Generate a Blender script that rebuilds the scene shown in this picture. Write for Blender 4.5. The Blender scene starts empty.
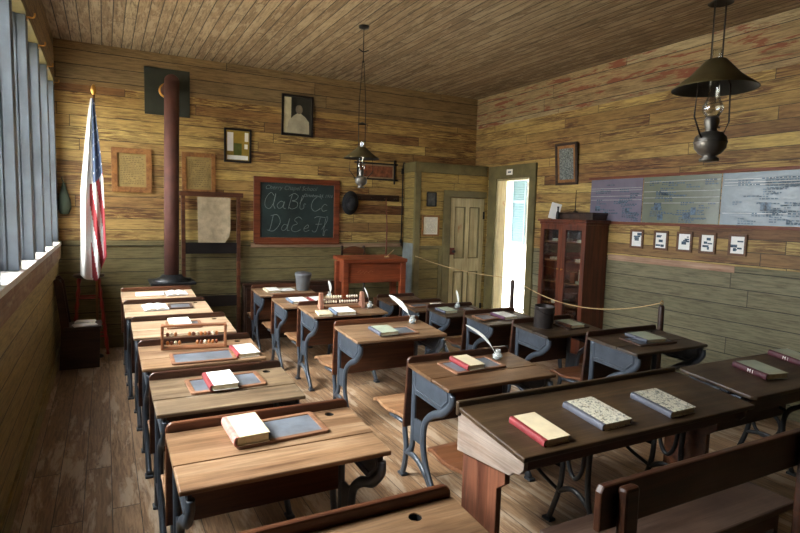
import bpy, bmesh, math, random
from mathutils import Vector, Matrix, Euler
random.seed(7)
C = bpy.context.scene.collection
PI = math.pi
# ------------------------------------------------------------------ colours / nodes
def lin(c, a=True):
    o = []
    for v in c:
        v /= 255.0
        o.append(v/12.92 if v <= .04045 else ((v+.055)/1.055)**2.4)
    return tuple(o) + ((1.0,) if a else ())
def newmat(name):
    m = bpy.data.materials.new(name); m.use_nodes = True
    N = m.node_tree; b = N.nodes['Principled BSDF']
    return m, N, b
def nd(N, typ, **k):
    n = N.nodes.new(typ)
    for a, v in k.items(): setattr(n, a, v)
    return n
def setin(N, sock, v):
    if isinstance(v, bpy.types.NodeSocket): N.links.new(v, sock)
    elif v is not None: sock.default_value = v
def math_(N, op, a, b=None, c=None, clamp=False):
    n = nd(N, 'ShaderNodeMath', operation=op, use_clamp=clamp)
    setin(N, n.inputs[0], a)
    if b is not None: setin(N, n.inputs[1], b)
    if c is not None: setin(N, n.inputs[2], c)
    return n.outputs[0]
def mixc(N, f, a, b, mode='MIX'):
    n = nd(N, 'ShaderNodeMix', data_type='RGBA', blend_type=mode)
    setin(N, n.inputs[0], f); setin(N, n.inputs[6], a); setin(N, n.inputs[7], b)
    return n.outputs[2]
def ramp(N, f, stops, interp='LINEAR'):
    n = nd(N, 'ShaderNodeValToRGB'); n.color_ramp.interpolation = interp
    e = n.color_ramp.elements
    while len(e) > 1: e.remove(e[-1])
    for i, (p, c) in enumerate(stops):
        if i == 0: e[0].position = p; e[0].color = c
        else:
            x = e.new(p); x.color = c
    setin(N, n.inputs[0], f); return n.outputs[0]
def noise(N, vec, scale=1, detail=4, rough=.55, dist=0, dim='3D'):
    n = nd(N, 'ShaderNodeTexNoise', noise_dimensions=dim)
    setin(N, n.inputs['Vector'], vec)
    n.inputs['Scale'].default_value = scale; n.inputs['Detail'].default_value = detail
    n.inputs['Roughness'].default_value = rough; n.inputs['Distortion'].default_value = dist
    return n.outputs['Fac']
def comb(N, x, y, z):
    n = nd(N, 'ShaderNodeCombineXYZ')
    for i, v in enumerate((x, y, z)): setin(N, n.inputs[i], v)
    return n.outputs[0]
def g(v): return (v, v, v, 1)
def bump(N, b, h, strength=.3, dist=.01):
    n = nd(N, 'ShaderNodeBump'); n.inputs['Strength'].default_value = strength; n.inputs['Distance'].default_value = dist
    setin(N, n.inputs['Height'], h); N.links.new(n.outputs[0], b.inputs['Normal'])
def plain(name, col, rough=.6, metal=0, var=.12, scale=8, spec=.5, bmp=0):
    m, N, b = newmat(name)
    t = nd(N, 'ShaderNodeTexCoord'); r = nd(N, 'ShaderNodeObjectInfo')
    v = nd(N, 'ShaderNodeVectorMath', operation='ADD')
    N.links.new(t.outputs['Object'], v.inputs[0])
    N.links.new(math_(N, 'MULTIPLY', r.outputs['Random'], 13.0), v.inputs[1])
    f = noise(N, v.outputs[0], scale, 5, .6)
    c0 = lin(col); lo = tuple(x*(1-var*2) for x in c0[:3])+(1,); hi = tuple(min(1, x*(1+var*2)) for x in c0[:3])+(1,)
    N.links.new(ramp(N, f, [(.3, lo), (.7, hi)]), b.inputs['Base Color'])
    b.inputs['Roughness'].default_value = rough; b.inputs['Metallic'].default_value = metal
    b.inputs['Specular IOR Level'].default_value = spec
    if bmp: bump(N, b, f, bmp, .004)
    return m
def wood(name, cols, axis=0, rough=.5, k=1.0, wear=None, spec=.5):
    m, N, b = newmat(name)
    t = nd(N, 'ShaderNodeTexCoord'); r = nd(N, 'ShaderNodeObjectInfo')
    v = nd(N, 'ShaderNodeVectorMath', operation='ADD')
    N.links.new(t.outputs['Object'], v.inputs[0])
    N.links.new(math_(N, 'MULTIPLY', r.outputs['Random'], 31.0), v.inputs[1])
    def mapped(sa, sc):
        mp = nd(N, 'ShaderNodeMapping'); s = [sc*k]*3; s[axis] = sa*k
        mp.inputs['Scale'].default_value = s; N.links.new(v.outputs[0], mp.inputs[0]); return mp.outputs[0]
    f1 = noise(N, mapped(1.3, 16), 1, 6, .62, .8)
    f2 = noise(N, mapped(4, 130), 1, 3, .6)
    f3 = noise(N, v.outputs[0], 3.2, 4, .6)
    c = ramp(N, f1, [(.3, lin(cols[0])), (.5, lin(cols[1])), (.7, lin(cols[2]))])
    c = mixc(N, .55, c, ramp(N, f2, [(.3, g(.45)), (.6, g(1.0))]), 'MULTIPLY')
    c = mixc(N, .6, c, ramp(N, f3, [(.3, g(.55)), (.65, g(1.0))]), 'MULTIPLY')
    if wear:
        f4 = noise(N, mapped(3, 9), 1, 5, .7, .3)
        c = mixc(N, ramp(N, f4, [(wear[1], g(0)), (wear[1]+.12, g(.9))]), c, lin(wear[0]))
    N.links.new(c, b.inputs['Base Color'])
    N.links.new(ramp(N, f3, [(.3, g(min(1, rough+.1))), (.7, g(max(.1, rough-.08)))]), b.inputs['Roughness'])
    b.inputs['Specular IOR Level'].default_value = spec
    bump(N, b, f2, .25, .002)
    return m
def planks(name, along, across, bw, bl, base, dark, gstr=.7, gthr=.5, wear=None, gap=.05, rough=.65, off=0.0, spec=.4, fine=60):
    m, N, b = newmat(name)
    t = nd(N, 'ShaderNodeTexCoord'); s = nd(N, 'ShaderNodeSeparateXYZ')
    N.links.new(t.outputs['Object'], s.inputs[0])
    a, c = s.outputs[along], s.outputs[across]
    cs = math_(N, 'DIVIDE', math_(N, 'ADD', c, off+20*bw), bw)
    row = math_(N, 'FLOOR', cs); fr = math_(N, 'FRACT', cs)
    w1 = nd(N, 'ShaderNodeTexWhiteNoise', noise_dimensions='1D'); N.links.new(row, w1.inputs['W'])
    al = math_(N, 'DIVIDE', math_(N, 'ADD', a, math_(N, 'MULTIPLY', w1.outputs['Value'], bl)), bl)
    bid = math_(N, 'FLOOR', al); fa = math_(N, 'FRACT', al)
    w2 = nd(N, 'ShaderNodeTexWhiteNoise', noise_dimensions='2D'); N.links.new(comb(N, row, bid, 0.0), w2.inputs['Vector'])
    rnd = w2.outputs['Value']; rs = math_(N, 'MULTIPLY', rnd, 47.0)
    va = math_(N, 'ADD', a, rs)
    f1 = noise(N, comb(N, math_(N, 'MULTIPLY', va, 2.4), math_(N, 'MULTIPLY', c, 36.0), rs), 1, 6, .7, 1.8)
    f2 = noise(N, comb(N, math_(N, 'MULTIPLY', va, 5.0), math_(N, 'MULTIPLY', c, float(fine)), rs), 1, 4, .7, .4)
    f5 = noise(N, comb(N, math_(N, 'MULTIPLY', va, .9), math_(N, 'MULTIPLY', c, 2.5), rs), 1, 3, .6)
    n = len(base)
    col = ramp(N, rnd, [(i/max(1, n-1), lin(q)) for i, q in enumerate(base)])
    gm = math_(N, 'MULTIPLY', ramp(N, f1, [(gthr-.03, g(0)), (gthr+.07, g(1))]), ramp(N, f5, [(.42, g(.06)), (.60, g(1))]))
    col = mixc(N, math_(N, 'MULTIPLY', gm, gstr), col, lin(dark))
    col = mixc(N, .6, col, ramp(N, f2, [(.36, g(.3)), (.58, g(1))]), 'MULTIPLY')
    f3 = noise(N, t.outputs['Object'], .9, 5, .65)
    col = mixc(N, .5, col, ramp(N, f3, [(.3, g(.6)), (.7, g(1))]), 'MULTIPLY')
    if wear:
        f4 = noise(N, comb(N, math_(N, 'MULTIPLY', va, wear[2]), math_(N, 'MULTIPLY', c, wear[3]), math_(N, 'MULTIPLY', rnd, 9.0)), 1, 6, .68, .3)
        col = mixc(N, ramp(N, f4, [(wear[1], g(0)), (wear[1]+.06, g(wear[4]))]), col, lin(wear[0]))
    gp = math_(N, 'LESS_THAN', fr, gap)
    ge = math_(N, 'LESS_THAN', fa, .005/bl*1.2)
    gg = math_(N, 'MAXIMUM', gp, ge)
    col = mixc(N, gg, col, mixc(N, .85, col, g(0.01)))
    N.links.new(col, b.inputs['Base Color'])
    b.inputs['Roughness'].default_value = rough; b.inputs['Specular IOR Level'].default_value = spec
    h = math_(N, 'SUBTRACT', math_(N, 'MULTIPLY', f2, .15), math_(N, 'MULTIPLY', gg, 1.0))
    bump(N, b, h, .5, .006)
    return m
def glassmat(name, tint=(.97, .98, .98, 1), refl=.12, rough=.03):
    m, N, b = newmat(name); N.nodes.remove(b)
    o = N.nodes['Material Output']
    tr = nd(N, 'ShaderNodeBsdfTransparent'); tr.inputs[0].default_value = tint
    gl = nd(N, 'ShaderNodeBsdfGlossy'); gl.inputs['Roughness'].default_value = rough
    lw = nd(N, 'ShaderNodeLayerWeight'); lw.inputs[0].default_value = .3
    mx = nd(N, 'ShaderNodeMixShader')
    f = math_(N, 'ADD', math_(N, 'MULTIPLY', lw.outputs['Fresnel'], .6), refl*.5, clamp=True)
    N.links.new(f, mx.inputs[0]); N.links.new(tr.outputs[0], mx.inputs[1]); N.links.new(gl.outputs[0], mx.inputs[2])
    N.links.new(mx.outputs[0], o.inputs[0])
    return m
# ------------------------------------------------------------------ geometry
def T(x, y, z): return Matrix.Translation((x, y, z))
def RX(a): return Matrix.Rotation(math.radians(a), 4, 'X')
def RY(a): return Matrix.Rotation(math.radians(a), 4, 'Y')
def RZ(a): return Matrix.Rotation(math.radians(a), 4, 'Z')
I4 = Matrix.Identity(4)
class G:
    def __init__(s): s.bm = bmesh.new()
    def put(s, tmp, M=None, mi=0, smooth=False):
        if M is None: M = I4
        mp = {}
        for v in tmp.verts: mp[v] = s.bm.verts.new(M @ v.co)
        for f in tmp.faces:
            try: n = s.bm.faces.new([mp[v] for v in f.verts])
            except ValueError: continue
            n.material_index = mi; n.smooth = smooth
        tmp.free(); return s
    def box(s, c, d, bev=0.0, M=None, mi=0, seg=2):
        t = bmesh.new(); bmesh.ops.create_cube(t, size=1)
        for v in t.verts: v.co = Vector((c[0]+v.co.x*d[0], c[1]+v.co.y*d[1], c[2]+v.co.z*d[2]))
        if bev: bmesh.ops.bevel(t, geom=t.edges[:], offset=min(bev, min(d)*.45), segments=seg, affect='EDGES', profile=.5)
        return s.put(t, M, mi)
    def bb(s, a, b, bev=0.0, M=None, mi=0):
        return s.box([(a[i]+b[i])/2 for i in range(3)], [abs(b[i]-a[i]) for i in range(3)], bev, M, mi)
    def lathe(s, prof, seg=20, M=None, mi=0, smooth=True, sx=1, sy=1):
        t = bmesh.new(); rings = []
        for r, z in prof:
            if r < 1e-6: rings.append([t.verts.new((0, 0, z))])
            else: rings.append([t.verts.new((r*sx*math.cos(2*PI*i/seg), r*sy*math.sin(2*PI*i/seg), z)) for i in range(seg)])
        for A, B in zip(rings, rings[1:]):
            for i in range(seg):
                j = (i+1) % seg
                if len(A) == 1 and len(B) == 1: continue
                if len(A) == 1: t.faces.new((A[0], B[j], B[i]))
                elif len(B) == 1: t.faces.new((A[i], A[j], B[0]))
                else: t.faces.new((A[i], A[j], B[j], B[i]))
        bmesh.ops.recalc_face_normals(t, faces=t.faces[:])
        return s.put(t, M, mi, smooth)
    def sweep(s, pts, rx, ry=None, seg=8, up=(0, 0, 1), closed=False, M=None, mi=0, smooth=True, radii=None):
        ry = ry or rx; pts = [Vector(p) for p in pts]; n = len(pts); t = bmesh.new(); rings = []
        for i, p in enumerate(pts):
            a = pts[(i-1) % n] if (closed or i > 0) else p
            b = pts[(i+1) % n] if (closed or i < n-1) else p
            d = (b-a).normalized(); u = Vector(up)
            if abs(d.dot(u)) > .98: u = Vector((1, 0, 0)) if abs(d.x) < .9 else Vector((0, 1, 0))
            x = d.cross(u).normalized(); y = x.cross(d).normalized()
            k = radii[i] if radii else 1
            rings.append([t.verts.new(p + x*math.cos(2*PI*j/seg)*rx*k + y*math.sin(2*PI*j/seg)*ry*k) for j in range(seg)])
        rr = list(zip(rings, rings[1:] + ([rings[0]] if closed else [])))
        if not closed: rr = list(zip(rings, rings[1:]))
        for A, B in rr:
            for j in range(seg): t.faces.new((A[j], A[(j+1) % seg], B[(j+1) % seg], B[j]))
        if not closed: t.faces.new(rings[0][::-1]); t.faces.new(rings[-1])
        bmesh.ops.recalc_face_normals(t, faces=t.faces[:])
        return s.put(t, M, mi, smooth)
    def plate(s, outline, th, holes=(), M=None, mi=0, bev=0.0):
        t = bmesh.new()
        for loop in [outline]+list(holes):
            vs = [t.verts.new((p[0], p[1], 0)) for p in loop]
            for i in range(len(vs)): t.edges.new((vs[i], vs[(i+1) % len(vs)]))
        if holes: bmesh.ops.triangle_fill(t, use_beauty=True, use_dissolve=False, edges=t.edges[:])
        else: t.faces.new(list(t.verts))
        r = bmesh.ops.extrude_face_region(t, geom=t.faces[:])
        for e in r['geom']:
            if isinstance(e, bmesh.types.BMVert): e.co.z += th
        bmesh.ops.recalc_face_normals(t, faces=t.faces[:])
        if bev:
            es = [e for e in t.edges if len(e.link_faces) == 2 and e.calc_face_angle(0) > .6 and abs(e.verts[0].co.z-e.verts[1].co.z) < 1e-6]
            bmesh.ops.bevel(t, geom=es, offset=bev, segments=2, affect='EDGES', profile=.5)
        return s.put(t, M, mi)
    def ball(s, c, r, M=None, mi=0, seg=10, sc=(1, 1, 1)):
        t = bmesh.new(); bmesh.ops.create_uvsphere(t, u_segments=seg, v_segments=max(5, seg//2+1), radius=r)
        for v in t.verts: v.co = Vector((c[0]+v.co.x*sc[0], c[1]+v.co.y*sc[1], c[2]+v.co.z*sc[2]))
        return s.put(t, M, mi, True)
    def obj(s, name, mats, parent=None, M=None):
        me = bpy.data.meshes.new(name); s.bm.to_mesh(me); s.bm.free()
        for m in (mats if isinstance(mats, (list, tuple)) else [mats]): me.materials.append(m)
        o = bpy.data.objects.new(name, me); C.objects.link(o)
        if parent: o.parent = parent
        if M is not None: o.matrix_local = M
        return o
def smoothpath(P, n=6):
    P = [Vector(p) for p in P]; Q = [P[0]]+P+[P[-1]]; out = []
    for i in range(1, len(Q)-2):
        a, b, c, d = Q[i-1:i+3]
        for k in range(n):
            t = k/n
            out.append(.5*((2*b)+(-a+c)*t+(2*a-5*b+4*c-d)*t*t+(-a+3*b-3*c+d)*t**3))
    out.append(P[-1]); return out
def rrect(w, h, r, cx=0, cy=0, n=4):
    o = []
    for (sx, sy, a0) in ((1, 1, 0), (-1, 1, 90), (-1, -1, 180), (1, -1, 270)):
        for i in range(n+1):
            a = math.radians(a0+90*i/n)
            o.append((cx+sx*(w/2-r)+r*math.cos(a), cy+sy*(h/2-r)+r*math.sin(a)))
    return o
def circ(cx, cy, r, n=16): return [(cx+r*math.cos(2*PI*i/n), cy+r*math.sin(2*PI*i/n)) for i in range(n)]
def thing(name, label, cat, M=None, group=None):
    o = bpy.data.objects.new(name, None); C.objects.link(o); o.empty_display_size = .05
    if M is not None: o.matrix_world = M
    o['label'] = label; o['category'] = cat
    if group: o['group'] = group
    return o
def tag(o, label, cat, group=None):
    o['label'] = label; o['category'] = cat
    if group: o['group'] = group
    return o
def struct(o): o['kind'] = 'structure'; return o
def textmesh(txt, size, M, mat, name, parent, shear=0.0, th=.0006):
    cu = bpy.data.curves.new(name, 'FONT'); cu.body = txt; cu.size = size; cu.shear = shear; cu.extrude = th
    cu.align_x = 'CENTER'; cu.align_y = 'CENTER'
    o = bpy.data.objects.new(name, cu); C.objects.link(o)
    dg = bpy.context.evaluated_depsgraph_get()
    me = bpy.data.meshes.new_from_object(o.evaluated_get(dg)); me.name = name
    bpy.data.objects.remove(o); bpy.data.curves.remove(cu)
    me.transform(M); me.materials.clear(); me.materials.append(mat)
    o = bpy.data.objects.new(name, me); C.objects.link(o)
    if parent: o.parent = parent
    return o
# ------------------------------------------------------------------ materials
YEL = [(154, 120, 70), (192, 160, 94), (168, 132, 76), (212, 182, 108), (128, 90, 56), (186, 152, 88), (150, 110, 66), (200, 168, 98)]
M_back = planks('yellow_wall_boards', 0, 2, .122, 2.2, [(min(255, a+14), min(255, b_+12), c_+8) for a, b_, c_ in YEL], (96, 52, 30), .86, .46, rough=.6, fine=42, gap=.05)
M_right = planks('yellow_wall_boards_right', 1, 2, .112, 1.9, YEL, (90, 48, 28), .86, .46, rough=.6, fine=42, gap=.05)
FR = [(148, 122, 82), (160, 132, 90), (138, 112, 74), (154, 130, 92)]
M_bfrz = planks('frieze_boards_back', 0, 2, .15, 3.0, FR, (92, 64, 40), .5, .5, off=.06)
M_rfrz = planks('frieze_boards_right', 1, 2, .15, 3.0, [(172, 150, 112), (164, 138, 98), (180, 164, 132)], (96, 62, 36), .6, .5, wear=((118, 54, 36), .53, 2.2, 14, .85), off=.06)
OL = [(134, 121, 80), (144, 131, 88), (126, 114, 74), (138, 124, 82)]
M_bwain = planks('olive_wainscot_back', 0, 2, .15, 4.0, OL, (70, 56, 30), .4, .52, off=.04)
M_rwain = planks('olive_wainscot_right', 1, 2, .15, 4.0, [(128, 120, 90), (118, 111, 82), (134, 126, 96)], (88, 72, 48), .4, .52, off=.04)
M_lwain = planks('olive_wainscot_left', 1, 2, .15, 4.0, [(172, 150, 92), (158, 136, 80), (166, 142, 84)], (92, 72, 40), .35, .52, off=.04)
M_ceil = planks('ceiling_boards', 1, 0, .095, 3.6, [(166, 142, 112), (150, 126, 98), (184, 162, 132), (158, 136, 108)], (88, 66, 46), .6, .5, wear=((180, 162, 136), .52, 3.5, 16, .5), rough=.75, gap=.09)
M_floor = planks('floor_boards', 1, 0, .135, 3.2, [(164, 130, 98), (176, 142, 108), (150, 116, 84), (184, 154, 122)], (98, 66, 44), .6, .5, wear=((192, 172, 148), .52, 1.4, 7, .7), rough=.5, spec=.5, gap=.03)
M_trim = plain('olive_trim_paint', (104, 94, 58), .6, var=.15, scale=5)
M_closet = planks('closet_boards', 0, 2, .128, 3.0, [(172, 144, 78), (182, 152, 82), (164, 134, 70)], (104, 68, 30), .6, .52)
M_closetlow = planks('closet_low_boards', 0, 2, .14, 3.0, [(134, 118, 66), (126, 110, 62), (140, 124, 72)], (80, 62, 34), .4, .52)
M_closetside = planks('closet_side_boards', 1, 2, .14, 3.0, [(150, 128, 72), (158, 136, 78)], (96, 68, 34), .5, .52)
M_bluegrey = plain('blue_grey_paint', (112, 118, 116), .6, var=.15, scale=6)
M_sashpaint = plain('blue_grey_window_paint', (88, 95, 102), .5, var=.1, scale=6)
M_sill = plain('pale_sill_paint', (196, 192, 184), .5, var=.08)
M_sillfront = wood('worn_sill_front', [(110, 62, 38), (134, 96, 62), (150, 126, 92)], 1, .65, wear=((160, 140, 104), .55))
M_bare = wood('bare_wood_streak', [(112, 66, 44), (176, 138, 112), (196, 164, 138)], 1, .65, .8)
M_bareX = wood('bare_wood_streak_x', [(112, 66, 44), (166, 134, 104), (190, 160, 132)], 0, .65, .8)
M_redtrim = wood('red_brown_trim', [(90, 40, 22), (122, 60, 34), (140, 78, 46)], 1, .55)
M_iron = plain('sheen_black_iron', (70, 77, 86), .38, .35, .12, 14, .6, .15)  # black iron with its blue window sheen put into the base colour
M_ironblk = plain('black_iron', (26, 27, 29), .45, .4, .2, 14, .5, .1)
TOPS = {'warm': wood('desk_top_warm', [(98, 68, 46), (144, 112, 82), (172, 144, 114)], 0, .40),
        'pale': wood('desk_top_window_lit', [(136, 108, 80), (178, 150, 120), (202, 178, 150)], 0, .38),  # window light on the far left desks is put into this lighter wood
        'grey': wood('desk_top_grey', [(84, 66, 48), (124, 104, 80), (148, 128, 100)], 0, .42, wear=((150, 140, 122), .6)),
        'mid': wood('desk_top_mid', [(68, 46, 30), (102, 74, 50), (130, 102, 74)], 0, .40),
        'dark': wood('desk_top_dark', [(44, 32, 20), (70, 53, 36), (94, 74, 52)], 0, .42)}
M_panred = wood('panel_red_brown', [(64, 34, 20), (98, 56, 34), (120, 74, 46)], 0, .42)
M_pandark = wood('panel_dark_brown', [(44, 24, 16), (68, 38, 24), (84, 50, 32)], 0, .42)
M_seat = wood('seat_wood', [(120, 82, 54), (154, 114, 80), (178, 140, 104)], 0, .4)
M_seatdark = wood('seat_wood_dark', [(80, 48, 30), (106, 66, 42), (120, 80, 52)], 0, .4)
M_oldwhite = wood('worn_whitewashed_board', [(118, 92, 76), (144, 126, 112), (158, 144, 132)], 1, .7, wear=((110, 70, 50), .6))
M_redleg = wood('red_plank', [(78, 42, 28), (112, 68, 48), (130, 84, 62)], 2, .5)
M_bench = wood('bench_red_brown', [(40, 21, 13), (64, 36, 22), (88, 54, 34)], 0, .4)
M_benchseat = wood('bench_seat_dark', [(50, 36, 30), (72, 55, 46), (90, 72, 62)], 0, .42)
M_tdesk = wood('teacher_desk_red', [(118, 52, 28), (150, 72, 40), (166, 86, 50)], 0, .45)
M_cab = wood('cabinet_red_brown', [(72, 34, 20), (104, 52, 32), (122, 64, 40)], 2, .4)
M_frame = wood('frame_brown', [(80, 48, 26), (110, 70, 40), (130, 86, 50)], 0, .5)
M_frametan = wood('frame_tan', [(120, 76, 38), (156, 104, 54), (172, 122, 68)], 2, .5)
M_framered = wood('blackboard_frame_red', [(92, 42, 22), (124, 62, 34), (140, 74, 42)], 0, .45)
M_blackwood = plain('black_wood', (24, 20, 20), .45, 0, .2, 8)
M_darkwood = wood('dark_wood', [(38, 24, 16), (60, 38, 26), (74, 50, 36)], 0, .45)
M_paper = plain('paper_cream', (222, 216, 198), .7, var=.04)
M_paperw = plain('paper_white', (236, 234, 228), .6, var=.03)
M_oldpaper = plain('old_paper', (186, 168, 122), .7, var=.08, scale=12)
M_chartpaper = plain('chart_paper', (190, 172, 140), .75, var=.12, scale=14)
M_slate = plain('slate_grey', (92, 98, 106), .4, 0, .22, 9, .6)
M_slateframe = wood('slate_frame', [(110, 72, 50), (140, 98, 70), (160, 118, 88)], 0, .5)
M_slateframed = wood('slate_frame_dark', [(54, 34, 24), (78, 52, 38), (94, 66, 48)], 0, .5)
M_red = plain('red_cloth_spine', (122, 36, 40), .65, var=.12)
M_maroon = plain('maroon_cloth_spine', (72, 26, 36), .55, var=.1)
M_greyb = plain('blue_grey_cloth', (80, 82, 92), .6, var=.1)
M_blueb = plain('dull_blue_cloth', (88, 102, 118), .6, var=.1)
M_greencov = plain('pale_green_cover', (172, 180, 158), .6, var=.08)
M_purple = plain('plum_cloth', (92, 52, 78), .6, var=.1)
M_creamcov = plain('cream_cover', (206, 192, 160), .6, var=.07)
M_dark = plain('near_black', (14, 14, 15), .6, var=.2)
M_pages = plain('page_edges', (206, 194, 160), .8, var=.08, scale=40)
def marbled():
    m, N, b = newmat('marbled_cover')
    t = nd(N, 'ShaderNodeTexCoord'); r = nd(N, 'ShaderNodeObjectInfo')
    v = nd(N, 'ShaderNodeVectorMath', operation='ADD'); N.links.new(t.outputs['Object'], v.inputs[0])
    N.links.new(math_(N, 'MULTIPLY', r.outputs['Random'], 5.0), v.inputs[1])
    f = noise(N, v.outputs[0], 70, 4, .6, 1.2); f2 = noise(N, v.outputs[0], 45, 3, .6, .8)
    c = ramp(N, f, [(.40, lin((104, 110, 104))), (.48, lin((206, 202, 182))), (.62, lin((216, 212, 194)))])
    c = mixc(N, ramp(N, f2, [(.62, g(0)), (.66, g(.7))]), c, lin((132, 118, 66)))
    N.links.new(c, b.inputs['Base Color']); b.inputs['Roughness'].default_value = .5
    return m
M_marble = marbled()
M_tin = plain('dark_tin', (64, 58, 56), .45, .6, .15, 10)
M_enamel = plain('grey_enamel', (104, 105, 106), .5, .2, .06, 6)
M_flagw = plain('flag_white', (228, 226, 222), .8, var=.02)
M_flagr = plain('flag_red', (160, 52, 56), .8, var=.06)
M_flagb = plain('flag_blue', (84, 98, 126), .8, var=.06)
M_gold = plain('brass', (190, 140, 70), .35, .7, .1)
M_pipe = plain('rusty_red_pipe', (80, 44, 34), .8, .0, .12, 5)
M_plate = plain('green_grey_metal_sheet', (56, 60, 52), .6, .3, .12, 4)
M_board = plain('chalkboard_slate', (40, 54, 52), .5, 0, .2, 3)
M_chalk = plain('chalk', (116, 126, 122), .9, var=.15, scale=60)
M_font = plain('pewter_font', (104, 100, 94), .38, .7, .15, 10)
M_shade = plain('dark_bronze_shade', (84, 74, 46), .5, .5, .15, 8)
M_shadein = plain('shade_underside', (60, 62, 62), .4, .5, .15, 8)
M_rod = plain('iron_rod', (40, 32, 26), .5, .5)
M_felt = plain('black_felt', (20, 19, 20), .85, var=.15)
M_green = plain('dark_green_canvas', (48, 58, 42), .8, var=.15)
M_stoolred = plain('red_brown_paint', (150, 46, 36), .5, var=.15)
M_rope = plain('straw_rope', (190, 160, 112), .8, var=.15, scale=120)
M_white = plain('white_paint_outside', (244, 244, 242), .7, var=.02)
M_shutter = plain('teal_shutter_paint', (80, 106, 116), .6, var=.05)
M_bead = [plain('bead_amber', (186, 116, 62), .35, var=.1), plain('bead_cream', (236, 222, 196), .35, var=.06), plain('bead_brown', (120, 60, 34), .35, var=.1)]
M_pinkwood = wood('pinkish_wood', [(150, 98, 76), (178, 126, 102), (194, 148, 124)], 2, .5)
M_abwood = wood('abacus_wood', [(120, 70, 42), (154, 98, 62), (172, 120, 82)], 0, .5)
M_feather = plain('white_feather', (232, 230, 222), .7, var=.04, scale=60)
M_pane = glassmat('window_glass')
M_glass = glassmat('clear_glass', (.93, .95, .95, 1), .3)
def inkglass():
    m, N, b = newmat('greenish_thick_glass'); b.inputs['Base Color'].default_value = (.74, .78, .74, 1); b.inputs['Alpha'].default_value = .3; b.inputs['Roughness'].default_value = .08; return m
M_inkglass = inkglass()
M_cabglass = glassmat('cabinet_glass', (.9, .92, .92, 1), .08)
M_ground = plain('sandy_ground', (150, 140, 118), .9, var=.1, scale=1)
M_dooryel = wood('worn_cream_paint', [(176, 158, 112), (196, 180, 136), (206, 192, 150)], 2, .6, .8, wear=((150, 92, 44), .63))
M_ink = plain('faded_ink', (118, 98, 64), .8, var=.2)
M_inkblue = plain('printed_blue', (62, 84, 100), .6, var=.3, scale=40)

# ------------------------------------------------------------------ room
XL, XR, YB, YF, H, HC, HW, RB = -.4565, 4.966, 7.03, -2.2, 3.331, 2.891, 1.216, 1.155
struct(G().bb((XL-.3, YF-.2, -.12), (XR+.3, YB+.2, 0)).obj('floor', M_floor))
struct(G().bb((XL-.3, YF-.2, H), (XR+.3, YB+.2, H+.1)).obj('ceiling', M_ceil))
w = G()
w.bb((XL-.14, YB, 0), (XR+.14, YB+.14, HW-.01), mi=2); w.bb((XL-.14, YB, HW-.01), (XR+.14, YB+.14, HC), mi=0)
w.bb((XL-.14, YB-.012, HC), (XR+.14, YB+.14, H), mi=1)
struct(w.obj('wall_back', [M_back, M_bfrz, M_bwain]))
DY0, DY1, DZ = 5.76, 6.47, 2.13
w = G()
for (a, b, z0, z1, mi, dx) in ((YF, DY0, 0, HW-.01, 2, 0), (DY1, YB, 0, HW-.01, 2, 0), (YF, DY0, HW-.01, HC, 0, 0), (DY1, YB, HW-.01, HC, 0, 0), (DY0, DY1, DZ, HC, 0, 0), (YF, YB, HC, H, 1, .012)):
    w.bb((XR-dx, a, z0), (XR+.14, b, z1), mi=mi)
struct(w.obj('wall_right', [M_right, M_rfrz, M_rwain]))
struct(G().bb((XL-.3, YF-.14, 0), (XR+.14, YF, H)).obj('wall_rear', M_back))
w = G(); w.bb((XL-.14, YF, 0), (XL, YB, 1.17)); w.bb((XL-.14, YF, 1.17), (XL, 1.60, HC)); w.bb((XL-.14, 6.95, 1.17), (XL, YB, HC)); w.bb((XL-.14, YF, HC+.0), (XL+.012, YB, H), mi=1)
lf = planks('frieze_boards_left', 1, 2, .15, 3.0, FR, (86, 58, 32), .6, .5, off=.06)
struct(w.obj('wall_left', [M_lwain, lf]))
# chair rails and caps
def trim(n, a, b, m, bev=.004): return struct(G().bb(a, b, bev).obj('trim_%d' % n, m))
trim(1, (XL, YB-.018, RB), (1.6, YB, HW), M_bwain)
trim(2, (1.6, YB-.024, 1.135), (3.74, YB, 1.188), M_bareX)
trim(3, (XR-.018, 2.98, RB), (XR, 4.40, HW), M_bare)
trim(4, (XR-.018, YF, RB), (XR, 2.98, HW), M_rwain)
trim(5, (XR-.012, 1.0, 2.047), (XR, 4.75, 2.075), M_redtrim)
trim(6, (XR-.012, 1.0, 1.552), (XR, 4.75, 1.58), M_redtrim)
struct(G().bb((XL, YB-.015, 0), (3.74, YB, .14), .004).obj('baseboard_back', M_trim))
struct(G().bb((XR-.015, YF, 0), (XR, DY0-.13, .14), .004).obj('baseboard_right', M_rwain))
struct(G().bb((XL, YF, 0), (XL+.015, YB-.02, .14), .004).obj('baseboard_left', M_lwain))
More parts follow.
